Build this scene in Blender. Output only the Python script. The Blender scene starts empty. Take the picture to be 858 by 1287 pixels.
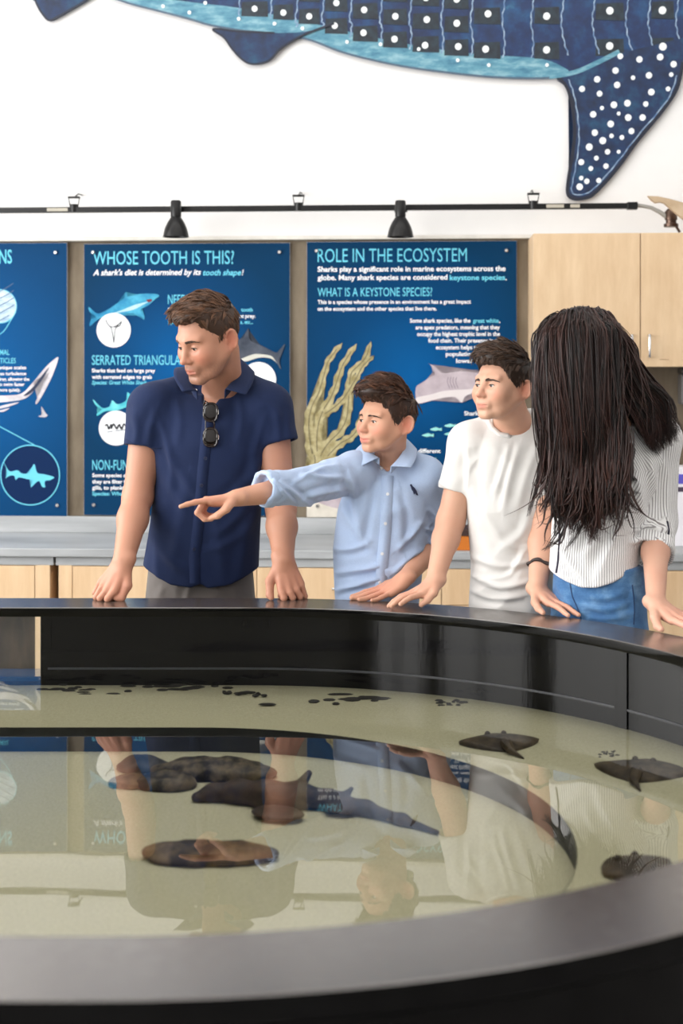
import bpy, bmesh, math, random
import numpy as np
import openvdb as vdb
from mathutils import Vector, Matrix
from mathutils.bvhtree import BVHTree

# ------------------------------------------------------------------ camera, world, lights
SC = bpy.context.scene
COL = SC.collection
F, CX, HY, HC = 1787.0, 429.0, 470.0, 1.52          # focal length and horizon of an 858x1287 frame, eye height
YAW = math.radians(3.5)                              # the back wall stands a little oblique to the lens
DW = 6.737                                           # distance of the back wall
RIM_Z, WATER_Z = 0.87, 0.69

cam_d = bpy.data.cameras.new('camera')
cam = bpy.data.objects.new('camera', cam_d); COL.objects.link(cam)
cam.location = (0, 0, HC); cam.rotation_euler = (math.pi/2, 0, 0)
cam_d.sensor_fit = 'VERTICAL'; cam_d.sensor_height = 36.0; cam_d.lens = F/1287*36
cam_d.shift_y = -(1287/2-HY)/1287
cam_d.clip_start = 0.05
cam_d.dof.use_dof = True; cam_d.dof.focus_distance = 4.35; cam_d.dof.aperture_fstop = 3.4
SC.camera = cam

world = bpy.data.worlds.new('world'); SC.world = world; world.use_nodes = True
bg = world.node_tree.nodes['Background']
bg.inputs[0].default_value = (1.0, 0.99, 0.98, 1); bg.inputs[1].default_value = 9.5

def area(name, loc, rot, sx, sy, power, color=(1, 1, 1)):
    l = bpy.data.lights.new(name, 'AREA'); l.shape = 'RECTANGLE'; l.size = sx; l.size_y = sy
    l.energy = power; l.color = color
    o = bpy.data.objects.new(name, l); COL.objects.link(o)
    o.location = loc; o.rotation_euler = rot
    return o
BAYS = [(-2.2, -.2), (.2, 2.2), (2.6, 5.6)]; LEFT_X = -3.9; SILL_Z, HEAD_Z = .9, 3.9
for y0_, y1_ in BAYS:                                  # the daylight enters through these three windows
    po = area('window_portal', (LEFT_X+.0, (y0_+y1_)/2, (SILL_Z+HEAD_Z)/2), (0, -math.radians(90), 0), HEAD_Z-SILL_Z, y1_-y0_, 1)
    po.data.cycles.is_portal = True
area('ceiling_fill_light', (0.4, 2.6, 4.5), (0, 0, 0), 4.5, 3.4, 58, (1.0, 0.96, 0.91))  # added overhead fill over the tank, not a fitting of the room
area('ceiling_fill_light', (0.6, -0.6, 4.5), (0, 0, 0), 4.5, 2.0, 15, (1.0, 0.96, 0.91))  # weaker added fill above the lens
area('wall_fill_light', (0.2, 5.0, 4.5), (math.radians(38), 0, 0), 7.0, .5, 42, (1.0, 0.98, 0.95))  # unseen light added to brighten the upper white wall
SC.view_settings.view_transform = 'Standard'; SC.view_settings.look = 'None'
SC.view_settings.gamma = 1.0; SC.view_settings.use_curve_mapping = False
SC.view_settings.exposure = 0.03
SC.cycles.use_denoising = True
SC.cycles.max_bounces = 8; SC.cycles.transparent_max_bounces = 12
SC.cycles.sample_clamp_indirect = 6.0

rng = np.random.default_rng(7)
random.seed(7)

# ------------------------------------------------------------------ placing helpers
def J(px, py, d):
    """a point at pixel (px, py) of the photograph, d metres in front of the lens"""
    return np.array([(px-CX)*d/F, d, HC-(py-HY)*d/F])
CA, SA = math.cos(YAW), math.sin(YAW)
def room(u, v, z):
    return Vector((u*CA+v*SA, -u*SA+v*CA, z))
def rp(px, py, v):
    t = (px-CX)/F
    y = v/(t*SA+CA)
    return y*(t*CA-SA), HC-(py-HY)/F*y               # u along the wall, z
def rpu(px, v): return rp(px, HY, v)[0]

def tag(o, label=None, cat=None, group=None, kind=None):
    if label: o['label'] = label
    if cat: o['category'] = cat
    if group: o['group'] = group
    if kind: o['kind'] = kind
    return o
def empty(name, loc=(0, 0, 0), rotz=0.0, label=None, cat=None, group=None):
    o = bpy.data.objects.new(name, None); COL.objects.link(o)
    o.location = loc; o.rotation_euler = (0, 0, rotz); o.empty_display_size = 0.1
    return tag(o, label, cat, group)
def room_empty(name, u, v, z, label=None, cat=None, group=None):
    return empty(name, room(u, v, z), -YAW, label, cat, group)
def link(name, me, mat=None, parent=None, loc=None, rotz=0.0):
    o = bpy.data.objects.new(name, me); COL.objects.link(o)
    if mat is not None:
        me.materials.clear(); me.materials.append(mat)
    if parent is not None: o.parent = parent
    if loc is not None: o.location = loc
    o.rotation_euler = (0, 0, rotz)
    return o
def np_mesh(name, V, Q, smooth=True):
    me = bpy.data.meshes.new(name)
    V = np.ascontiguousarray(V, dtype=np.float32); Q = np.ascontiguousarray(Q, dtype=np.int32)
    n, k = Q.shape
    me.vertices.add(len(V)); me.vertices.foreach_set('co', V.ravel())
    me.loops.add(n*k); me.loops.foreach_set('vertex_index', Q.ravel())
    me.polygons.add(n)
    me.polygons.foreach_set('loop_start', np.arange(0, n*k, k, dtype=np.int32))
    me.polygons.foreach_set('loop_total', np.full(n, k, dtype=np.int32))
    me.update(calc_edges=True); me.validate()
    if smooth: me.polygons.foreach_set('use_smooth', np.ones(len(me.polygons), dtype=bool))
    return me
class MB:
    """collects simple shapes and links them as one mesh object"""
    def __init__(s): s.bm = bmesh.new()
    def box(s, x0, x1, y0, y1, z0, z1, bevel=0.0, seg=2):
        r = bmesh.ops.create_cube(s.bm, size=1.0)
        vs = r['verts']
        for v in vs:
            v.co = Vector(((x0+x1)/2+v.co.x*(x1-x0), (y0+y1)/2+v.co.y*(y1-y0), (z0+z1)/2+v.co.z*(z1-z0)))
        if bevel:
            es = list({e for v in vs for e in v.link_edges})
            bmesh.ops.bevel(s.bm, geom=es, offset=bevel, segments=seg, profile=0.5, affect='EDGES')
        return s
    def cyl(s, p0, p1, r0, r1=None, n=16, caps=True):
        r1 = r0 if r1 is None else r1
        p0 = Vector(p0); p1 = Vector(p1); ax = p1-p0
        M = Matrix.Translation((p0+p1)/2) @ ax.to_track_quat('Z', 'Y').to_matrix().to_4x4()
        bmesh.ops.create_cone(s.bm, cap_ends=caps, segments=n, radius1=r0, radius2=r1, depth=ax.length, matrix=M)
        return s
    def sphere(s, c, r, n=12, scale=(1, 1, 1)):
        M = Matrix.Translation(Vector(c)) @ Matrix.Diagonal((scale[0], scale[1], scale[2], 1))
        bmesh.ops.create_uvsphere(s.bm, u_segments=n*2, v_segments=n, radius=r, matrix=M)
        return s
    def lathe(s, prof, n=32, M=None):
        M = M or Matrix.Identity(4); rings = []
        for r, z in prof:
            rings.append([s.bm.verts.new(M @ Vector((r*math.cos(2*math.pi*i/n), r*math.sin(2*math.pi*i/n), z))) for i in range(n)])
        for a, b in zip(rings, rings[1:]):
            for i in range(n):
                s.bm.faces.new((a[i], a[(i+1) % n], b[(i+1) % n], b[i]))
        return s
    def tube(s, pts, r, n=8, caps=True):
        rs = r if hasattr(r, '__len__') else [r]*len(pts)
        V, Q = tube_arrays(np.array(pts, float), np.array(rs, float), n)
        vs = [s.bm.verts.new(v) for v in V]
        for q in Q: s.bm.faces.new([vs[i] for i in q])
        if caps:
            s.bm.faces.new(vs[:n][::-1]); s.bm.faces.new(vs[-n:])
        return s
    def prism(s, pts, y0, y1):
        """pts: outline in (x, z); extruded from y0 (front) to y1"""
        a = [s.bm.verts.new((x, y0, z)) for x, z in pts]; b = [s.bm.verts.new((x, y1, z)) for x, z in pts]
        n = len(pts)
        f1 = s.bm.faces.new(a); f2 = s.bm.faces.new(b[::-1])
        for i in range(n): s.bm.faces.new((a[i], b[i], b[(i+1) % n], a[(i+1) % n]))
        bmesh.ops.triangulate(s.bm, faces=[f1, f2])
        return s
    def quad(s, a, b, c, d):
        s.bm.faces.new([s.bm.verts.new(p) for p in (a, b, c, d)]); return s
    def done(s, name, mat, parent=None, loc=None, rotz=0.0, smooth=False, bevel=None):
        bmesh.ops.recalc_face_normals(s.bm, faces=s.bm.faces)
        me = bpy.data.meshes.new(name); s.bm.to_mesh(me); s.bm.free()
        if smooth:
            me.polygons.foreach_set('use_smooth', np.ones(len(me.polygons), dtype=bool))
            me.set_sharp_from_angle(angle=math.radians(40))
        return link(name, me, mat, parent, loc, rotz)
def tube_arrays(P, R, n=6):
    T = np.gradient(P, axis=0); T /= np.linalg.norm(T, axis=1, keepdims=True)+1e-12
    up = np.array([0.13, 0.91, 0.4]); A = np.cross(T, up); A /= np.linalg.norm(A, axis=1, keepdims=True)+1e-12
    B = np.cross(T, A); m = len(P)
    an = np.arange(n)*2*np.pi/n
    V = P[:, None]+R[:, None, None]*(np.cos(an)[None, :, None]*A[:, None]+np.sin(an)[None, :, None]*B[:, None])
    i = np.arange(m-1)[:, None]*n+np.arange(n)[None]; j = np.arange(m-1)[:, None]*n+(np.arange(n)[None]+1) % n
    Q = np.stack([i, j, j+n, i+n], -1).reshape(-1, 4)
    return V.reshape(-1, 3), Q
def tubes_mesh(name, paths, radii, n=4):
    Vs, Qs, o = [], [], 0
    for P, R in zip(paths, radii):
        V, Q = tube_arrays(P, R, n); Vs.append(V); Qs.append(Q+o); o += len(V)
    return np_mesh(name, np.concatenate(Vs), np.concatenate(Qs))

def catmull(P, sub, closed=True):
    n = len(P); out = []
    for i in range(n if closed else n-1):
        p = [P[(i+k) % n] if closed else P[max(0, min(n-1, i+k))] for k in (-1, 0, 1, 2)]
        for f in np.linspace(0, 1, sub, endpoint=False):
            out.append(.5*((2*p[1])+(-p[0]+p[2])*f+(2*p[0]-5*p[1]+4*p[2]-p[3])*f*f+(-p[0]+3*p[1]-3*p[2]+p[3])*f**3))
    if not closed: out.append(P[-1])
    return np.array(out)

# ------------------------------------------------------------------ materials
MATS = {}
class NT:
    def __init__(s, name):
        m = bpy.data.materials.new(name); m.use_nodes = True
        s.m = m; s.t = m.node_tree; s.n = s.t.nodes; s.b = s.n['Principled BSDF']; s.out = s.n['Material Output']
    def new(s, ty, **kw):
        nd = s.n.new(ty)
        for k, v in kw.items(): setattr(nd, k, v)
        return nd
    def l(s, a, b): s.t.links.new(a, b)
    def noise(s, scale, detail=4.0, rough=0.55, coord='Object', vec=None, stretch=None):
        nz = s.new('ShaderNodeTexNoise'); nz.inputs['Scale'].default_value = scale
        nz.inputs['Detail'].default_value = detail; nz.inputs['Roughness'].default_value = rough
        if vec is None:
            vec = s.new('ShaderNodeTexCoord').outputs[coord]
        if stretch:
            mp = s.new('ShaderNodeMapping'); mp.inputs['Scale'].default_value = stretch; s.l(vec, mp.inputs[0]); vec = mp.outputs[0]
        s.l(vec, nz.inputs['Vector']); return nz.outputs['Fac']
    def ramp(s, fac, stops):
        r = s.new('ShaderNodeValToRGB'); e = r.color_ramp.elements
        while len(e) < len(stops): e.new(0.5)
        for i, (p, c) in enumerate(stops):
            e[i].position = p; e[i].color = (*c, 1)
        s.l(fac, r.inputs[0]); return r.outputs[0]
    def mix(s, fac, a, b, blend='MIX'):
        mx = s.new('ShaderNodeMix', data_type='RGBA', blend_type=blend)
        for sock, v in ((0, fac), (6, a), (7, b)):
            if isinstance(v, (int, float)): mx.inputs[sock].default_value = v
            elif isinstance(v, tuple): mx.inputs[sock].default_value = (*v, 1)
            else: s.l(v, mx.inputs[sock])
        return mx.outputs[2]
    def bump(s, h, strength=0.3, dist=0.01):
        b = s.new('ShaderNodeBump'); b.inputs['Strength'].default_value = strength; b.inputs['Distance'].default_value = dist
        s.l(h, b.inputs['Height']); s.l(b.outputs[0], s.b.inputs['Normal'])
    def set(s, **kw):
        names = dict(col='Base Color', rough='Roughness', metal='Metallic', spec='Specular IOR Level', ior='IOR', coat='Coat Weight',
                     sss='Subsurface Weight', sheen='Sheen Weight', trans='Transmission Weight', emit='Emission Strength')
        for k, v in kw.items():
            i = s.b.inputs[names[k]]
            if isinstance(v, tuple): i.default_value = (*v, 1)
            elif isinstance(v, (int, float)): i.default_value = v
            else: s.l(v, i)
        return s
def srgb(r, g, b):
    f = lambda c: (c/255/12.92) if c/255 <= 0.04045 else ((c/255+0.055)/1.055)**2.4
    return (f(r), f(g), f(b))
def plain(name, col, rough=0.5, metal=0.0, **kw):
    if name in MATS: return MATS[name]
    t = NT(name); t.set(col=col, rough=rough, metal=metal, **kw)
    MATS[name] = t.m; return t.m
def mottled(name, c1, c2, scale=20.0, rough=0.6, bump=0.0, stretch=None, detail=5.0, lo=0.35, hi=0.65, **kw):
    if name in MATS: return MATS[name]
    t = NT(name); f = t.noise(scale, detail, stretch=stretch)
    t.set(col=t.ramp(f, [(lo, c1), (hi, c2)]), rough=rough, **kw)
    if bump: t.bump(f, bump, 0.004)
    MATS[name] = t.m; return t.m
# ------------------------------------------------------------------ the room
WHITEPAINT = mottled('white_wall_paint', srgb(230, 229, 228), srgb(226, 225, 224), 3, .8)
PLASTER = mottled('brown_grey_plaster', srgb(98, 86, 70), srgb(138, 126, 108), 5, .85, .15, (1.6, 1, .5), 8, .3, .7)
STONE = mottled('grey_soapstone', srgb(146, 149, 151), srgb(184, 187, 189), 3.5, .45, .03, (.35, 1, 4), 7, .3, .7)
FLOORM = mottled('polished_concrete', srgb(112, 110, 106), srgb(140, 138, 134), 4, .5)
def wood_mat(name, a, b, sc=(9, 9, .7), rough=.5):
    t = NT(name); f = t.noise(3.2, 6, .6, stretch=sc); t.set(col=t.ramp(f, [(.3, a), (.7, b)]), rough=rough, spec=.4); t.bump(f, .05, .002); return t.m
MAPLE = wood_mat('maple_veneer', srgb(204, 174, 138), srgb(220, 193, 158), (6, 6, 1.2))
MAPLE2 = wood_mat('maple_veneer_lower', srgb(216, 182, 142), srgb(230, 200, 162), (7, 7, 1.0))
DARKWOOD = mottled('stained_plywood', srgb(38, 28, 22), srgb(70, 55, 42), 9, .6, .1, (3, 3, .6))
SHADOWGAP = plain('dark_recess', srgb(24, 16, 12), .8)
BLACKMETAL = plain('black_powder_coat', srgb(9, 9, 10), .32, spec=.35)
STEEL = plain('brushed_steel', srgb(200, 200, 202), .28, 1.0)
CHROME = plain('satin_aluminium', srgb(222, 222, 224), .25, 1.0)

def wallbox(name, u0, u1, v0, v1, z0, z1, mat, parent=None, bevel=0.0):
    """a box standing in the room's own axes"""
    uc, vc = (u0+u1)/2, (v0+v1)/2
    b = MB(); b.box(u0-uc, u1-uc, v0-vc, v1-vc, 0, z1-z0, bevel)
    return b.done(name, mat, None, room(uc, vc, z0), -YAW)
def struct(o): o['kind'] = 'structure'; return o
struct(wallbox('wall_back', -4.4, 4.7, DW, DW+.2, 0, 4.7, WHITEPAINT))
LEDGE_Z = rp(420, 302, DW)[1]
struct(wallbox('trim_1', -4.2, 4.7, DW-.012, DW, .80, LEDGE_Z, PLASTER))['label'] = 'brown grey plaster field of the wall behind the posters'
struct(wallbox('trim_2', -4.2, 4.7, DW-.045, DW, LEDGE_Z, LEDGE_Z+.018, mottled('pale_ledge', srgb(214, 210, 202), srgb(226, 222, 214), 20, .6), None, .003))['label'] = 'pale narrow ledge above the posters'
b = MB(); b.box(-4.1, 5.2, -3.2, 7.2, -.1, 0); struct(b.done('floor', FLOORM))
b = MB(); b.box(-4.1, 5.2, -3.2, 7.2, 4.6, 4.7); struct(b.done('ceiling', WHITEPAINT))
b = MB(); b.box(5.0, 5.2, -3.2, 7.2, 0, 4.6); struct(b.done('wall_right', WHITEPAINT))
b = MB(); b.box(-3.9, 5.0, -3.2, -3.0, 0, 4.6); struct(b.done('wall_front', WHITEPAINT))
def leftwall():
    b = MB(); ys = [-3.2]+[y for a in BAYS for y in a]+[7.2]; LW = LEFT_X
    for a, c in zip(ys[::2], ys[1::2]): b.box(LW-.2, LW, a, c, 0, 4.6)
    for a, c in BAYS: b.box(LW-.2, LW, a, c, 0, SILL_Z); b.box(LW-.2, LW, a, c, HEAD_Z, 4.6)
    struct(b.done('wall_left', WHITEPAINT))
    for i, (a, c) in enumerate(BAYS):
        w = MB()
        for y in (a, (a+c)/2-.025, c-.05): w.box(LW-.13, LW-.06, y, y+.05, SILL_Z, HEAD_Z)
        for z in (SILL_Z, 2.4, HEAD_Z-.05): w.box(LW-.13, LW-.06, a, c, z, z+.05)
        struct(w.done('window_%d' % (i+1), plain('window_frame', srgb(60, 62, 66), .4)))
leftwall()

# ---- counter and lower cabinets
CZ = .762; CV = DW-.65
def counter():
    top = room_empty('countertop', .0, CV, CZ, 'long grey stone countertop with upstand running under the blue posters', 'countertop')
    b = MB(); b.box(-3.7, 3.4, 0, .636, -.0375, 0, .004); b.done('slab', STONE, top)
    b = MB(); b.box(-3.7, 3.4, .612, .632, 0, .078, .003); b.done('upstand', STONE, top)
    gu = (rpu(64, CV+.02), rpu(68, CV+.02))
    for a, c in ((-3.7, rpu(66, CV)), (rpu(69, CV), 3.4)):
        b = MB(); b.box(a, c, .014, .05, -.075, -.0375, .002); b.done('apron', STONE, top)
counter()
def cabinet(u0, u1, stile_l, stile_r, drawers, label, open_bay=False, handle=True):
    z1 = CZ-.075; w = u1-u0
    c = room_empty('base_cabinet', (u0+u1)/2, CV+.03, 0, label, 'cabinet', 'base cabinets under the stone countertop')
    h = w/2
    b = MB(); b.box(-h, -h+.018, 0, .58, .08, z1); b.box(h-.018, h, 0, .58, .08, z1); b.box(-h, h, .56, .58, .08, z1); b.box(-h, h, .03, .58, .06, .08); b.box(-h, h, .0, .018, z1-.03, z1); b.done('carcass', MAPLE2, c)
    b = MB(); b.box(-h+.02, h-.02, .05, .07, 0, .08); b.done('plinth', SHADOWGAP, c)
    if stile_l: b = MB(); b.box(-h, -h+stile_l-.003, -.018, 0, .08, z1, .001); b.done('stile', MAPLE2, c)
    if stile_r: b = MB(); b.box(h-stile_r+.003, h, -.018, 0, .08, z1, .001); b.done('stile', MAPLE2, c)
    a0, a1 = -h+stile_l, h-stile_r
    if open_bay:
        b = MB(); b.box(a0, a1, .10, .12, .08, z1-.2); b.done('back_panel', DARKWOOD, c)
    zt = z1-.003
    for hgt in drawers:
        b = MB(); b.box(a0, a1, -.019, 0, zt-hgt+.003, zt, .0015); d = b.done('drawer_front', MAPLE2, c)
        if handle:
            b = MB(); xm = (a0+a1)/2; zz = zt-.085
            b.tube([(xm-.07, -.019, zz), (xm-.07, -.045, zz), (xm+.07, -.045, zz), (xm+.07, -.019, zz)], .005, 8); b.done('handle', CHROME, d, smooth=True)
        zt -= hgt
    return c
VF = CV+.03
e = [rpu(x, VF) for x in (-330, 64, 75, 318, 560, 790, 1080)]
cabinet(e[0], e[1], .07, .068, [.20], 'maple base cabinet at the far left with a dark open bay under its drawer', True)
cabinet(e[2], e[3], .062, .02, [.17, .22, .22], 'maple drawer cabinet just right of the dark gap, behind the man in navy', handle=False)
cabinet(e[3], e[4], .02, .02, [.17, .22, .22], 'maple drawer cabinet between the man in navy and the boy in blue')
def drawers_mid():
    return cabinet(e[4], e[5], .0, .02, [.155, .17, .25], 'maple drawer cabinet seen between the two boys with a thin metal pull')
drawers_mid()
cabinet(e[5], e[6], .02, .02, [.17, .22, .22], 'maple drawer cabinet at the right behind the woman')

# ---- upper cabinet
def upper():
    V1 = DW-.335; u0 = rpu(670, V1); us = rpu(804.5, V1); z0 = rp(760, 461, V1)[1]; z1 = rp(760, 293, V1)[1]; w = us-u0
    c = room_empty('wall_cabinet', us, V1, z0, 'maple wall cabinet with two doors and metal pulls at the right', 'cabinet')
    b = MB(); b.box(-w, w, .018, .33, 0, z1-z0); b.done('carcass', MAPLE, c)
    for s in (-1, 1):
        x0, x1 = (-w, -.002) if s < 0 else (.002, w)
        b = MB(); b.box(x0, x1, 0, .018, 0, z1-z0, .0015); d = b.done('door', MAPLE, c)
        hx = -.030 if s < 0 else .033
        hx = (rpu(793, V1)-us) if s < 0 else (rpu(815, V1)-us)
        b = MB(); b.tube([(hx, 0, .045), (hx, -.028, .045), (hx, -.030, .06), (hx, -.030, .125), (hx, -.028, .14), (hx, 0, .14)], .0055, 8); b.done('handle', CHROME, d, smooth=True)
        if s > 0:
            b = MB(); b.box(.085, .125, -.0012, .0, .031, .034); b.done('label_mark', plain('grey_mark', srgb(170, 140, 110), .6), d)
upper()

# ---- things on the counter
def orange_box():
    v = CV+.02; u1 = rpu(600, v); u0 = rpu(548, v)
    o = room_empty('storage_box', (u0+u1)/2, v+.1, CZ, 'orange box with a dark lid on the countertop between the two boys', 'box'); h = (u1-u0)/2
    b = MB(); b.box(-h, h, -.08, .1, 0, .066, .003); b.done('body', plain('orange_card', srgb(206, 116, 32), .6), o)
    b = MB(); b.box(-h-.004, h+.004, -.084, .104, .062, .092, .003); b.done('lid', plain('dark_lid', srgb(62, 40, 34), .6), o)
orange_box()
def papers():
    v = CV+.25; u0 = rpu(846, v)
    o = room_empty('brochure_box', u0+.12, v+.05, CZ, 'white and purple printed carton standing on the countertop at the right edge', 'carton')
    z = lambda y: rp(852, y, v)[1]-CZ
    b = MB(); b.box(-.12, .12, -.05, .1, 0, z(587), .002); b.done('carton', plain('white_card', srgb(232, 230, 236), .6), o)
    b = MB(); b.box(-.1205, .1205, -.0515, -.049, z(608), z(596)); b.done('printed_band', plain('purple_print', srgb(92, 86, 190), .6), o)
    b = MB(); b.box(-.1205, -.07, -.0515, -.049, z(618), z(612)); b.done('printed_mark', plain('dark_print', srgb(70, 60, 80), .6), o)
papers()
def fixture():
    v = DW-.012; u0 = rpu(851, v)
    o = room_empty('wall_dispenser', u0+.1, v, rp(855, 508, v)[1], 'dark grey dispenser on the plaster wall at the right edge under the wall cabinet', 'dispenser')
    h = rp(855, 470, v)[1]-rp(855, 508, v)[1]
    b = MB(); b.box(-.1, .1, -.09, -.001, 0, h, .01); b.done('housing', plain('grey_plastic', srgb(96, 94, 92), .4), o)
    b = MB(); b.box(-.1, .1, -.1, -.001, h, h+.03, .006); b.done('cover', plain('dark_plastic', srgb(52, 48, 46), .4), o)
fixture()

# ---- track lighting
TV = DW-.16
def track():
    u0, u1 = rpu(-60, TV), rpu(800, TV); z = rp(429, 261.5, TV)[1]
    t = room_empty('lighting_track', 0, TV, z, 'black lighting track running along the white wall above the posters', 'lighting track')
    b = MB(); b.box(u0, u1, -.014, .014, -.013, .013, .002); b.done('rail', BLACKMETAL, t)
    b = MB(); b.box(u1-.045, u1+.002, -.018, .018, -.017, .017, .003); b.done('end_cap', BLACKMETAL, t)
    for a, c in ((60, 86), (686, 708), (716, 728)):
        b = MB(); b.box(rpu(a, TV), rpu(c, TV), -.0155, -.013, -.007, .008); b.done('cover_strip', plain('aged_label', srgb(176, 170, 156), .6), t)
    for px in (93, 375, 670):
        u = rpu(px, TV)
        b = MB(); b.tube([(u-.016, 0, .0), (u-.026, .0, .058), (u+.026, 0, .058), (u+.016, 0, .0)], .0028, 6)
        b.box(u-.028, u+.028, -.010, .010, .054, .063, .001); hg = b.done('hanger', BLACKMETAL, t)
        b = MB(); b.cyl((u, 0, -.012), (u, 0, .026), .019, n=16); b.done('clamp', BLACKMETAL, hg, smooth=True)
        b = MB(); b.tube([(u, 0, .058), (u, .08, .085), (u, .158, .09)], .004, 6); b.done('bracket', BLACKMETAL, hg)
    return z
TZ = track()
def lamp(px, label):
    v = TV-.075; u = rpu(px, v); zt = rp(px, 252, v)[1]; zb = rp(px, 298, v)[1]; zm = rp(px, 273, v)[1]
    o = room_empty('spotlight', u, v, zt, label, 'lamp', 'spotlights on the lighting track')
    H_ = zt-zb; m = zt-zm
    b = MB(); b.lathe([(.0, 0), (.020, 0), (.0245, -.006), (.0245, -m+.002), (.022, -m)], 28); b.done('socket', BLACKMETAL, o, smooth=True)
    pr = [(.020, -m+.004), (.026, -m-.004), (.040, -m-(H_-m)*.28), (.051, -m-(H_-m)*.55), (.057, -m-(H_-m)*.8), (.0605, -H_), (.057, -H_+.001), (.052, -m-(H_-m)*.7), (.034, -m-(H_-m)*.3), (.0, -m-.006)]
    b = MB(); b.lathe(pr, 36); b.done('lamp_shade', BLACKMETAL, o, smooth=True)
    b = MB(); b.sphere((0, 0, -H_+.045), .028, 8); b.done('bulb', plain('frosted_bulb', srgb(240, 238, 230), .4), o, smooth=True)
    b = MB(); b.cyl((0, .02, -.03), (0, .062, -.032), .011, n=12); b.box(-.03, .03, .058, .075, -.046, -.02, .002); b.done('adapter', BLACKMETAL, o)
lamp(221, 'left black bell-shaped spotlight above the tooth poster')
lamp(503, 'right black bell-shaped spotlight above the ecosystem poster')
def conduit():
    """flexible grey lead leaving the track's end, with its metal connector"""
    v = TV; p = lambda x, y, vv=v: room(*(lambda q: (q[0], vv, q[1]))(rp(x, y, vv)))
    o = empty('flexible_conduit', tuple(p(800, 257)), 0, 'grey flexible conduit with a metal connector at the end of the lighting track', 'cable')
    L = lambda *a: p(*a)-o.location
    b = MB(); b.tube([L(800, 258), L(808, 259), L(818, 261), L(828, 266), L(837, 272)], [.010, .009, .009, .010, .012], 10); b.done('lead', plain('grey_lead', srgb(150, 148, 142), .5), o, smooth=True)
    b = MB(); b.lathe([(0, .034), (.018, .034), (.028, .022), (.028, -.016), (.024, -.018), (.024, -.032), (.033, -.034), (.033, -.048), (0, -.05)], 20, Matrix.Translation(L(843, 272)))
    b.done('connector', plain('dark_bronze', srgb(86, 68, 58), .3, .8), o, smooth=True)
    b = MB(); b.tube([L(848, 283), L(851, 287), L(854, 292)], .006, 8); b.done('lever', plain('dark_bronze', (0, 0, 0)), o, smooth=True)
conduit()
def carved():
    v = TV-.12; c = rp(858, 262, v); o = room_empty('carved_shark', c[0], v, c[1], 'tan carved shark model poking in at the right edge above the wall cabinet', 'model')
    q = lambda x, y: (rp(x, y, v)[0]-c[0], rp(x, y, v)[1]-c[1])
    pts = [q(813, 246.5), q(826, 247), q(840, 250), q(858, 255), q(900, 262), q(960, 262), q(1010, 270), q(960, 292), q(900, 290), q(858, 276), q(848, 268), q(834, 256), q(829, 254.5), q(823, 255.5), q(818, 251)]
    b = MB(); b.prism(pts, -.014, .014); o2 = b.done('body', mottled('tan_wood', srgb(176, 152, 122), srgb(198, 176, 148), 12, .5), o, bevel=.004)
    m = o2.modifiers.new('round', 'BEVEL'); m.width = .006; m.segments = 3
    b = MB(); b.cyl((.2, .015, -.02), (.2, .275, -.02), .012, n=12); b.done('wall_peg', plain('dark_bronze', (0, 0, 0)), o)
carved()
# ------------------------------------------------------------------ posters
PV = DW-.034                                         # face of the poster boards
POSTERBLUE = srgb(12, 62, 122)
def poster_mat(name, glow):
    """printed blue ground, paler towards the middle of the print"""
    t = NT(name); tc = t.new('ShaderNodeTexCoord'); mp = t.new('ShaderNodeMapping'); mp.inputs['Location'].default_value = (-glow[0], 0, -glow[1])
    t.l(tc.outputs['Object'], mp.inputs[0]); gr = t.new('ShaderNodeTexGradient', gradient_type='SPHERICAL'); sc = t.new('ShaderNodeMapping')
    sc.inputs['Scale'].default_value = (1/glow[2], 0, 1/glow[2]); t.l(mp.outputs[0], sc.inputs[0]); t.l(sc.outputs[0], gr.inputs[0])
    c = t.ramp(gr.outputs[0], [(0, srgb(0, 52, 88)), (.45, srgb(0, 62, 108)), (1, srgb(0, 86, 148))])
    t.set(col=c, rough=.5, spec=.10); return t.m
WHITEINK = plain('white_ink', srgb(240, 243, 246), .5, 0.0, spec=.1); CYANINK = plain('cyan_ink', srgb(110, 205, 228), .5, 0.0, spec=.1)
BLACKINK = plain('black_ink', srgb(34, 36, 40), .5, 0.0, spec=.1); NAVYINK = plain('navy_ink', srgb(8, 38, 80), .5, 0.0, spec=.1); GREYINK = plain('grey_ink', srgb(86, 96, 108), .5, 0.0, spec=.1)
EDGEW = plain('poster_edge_white', srgb(226, 226, 226), .5, 0.0, spec=.2); SCREWM = plain('standoff_steel', srgb(215, 214, 212), .25, 1.0)
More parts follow.
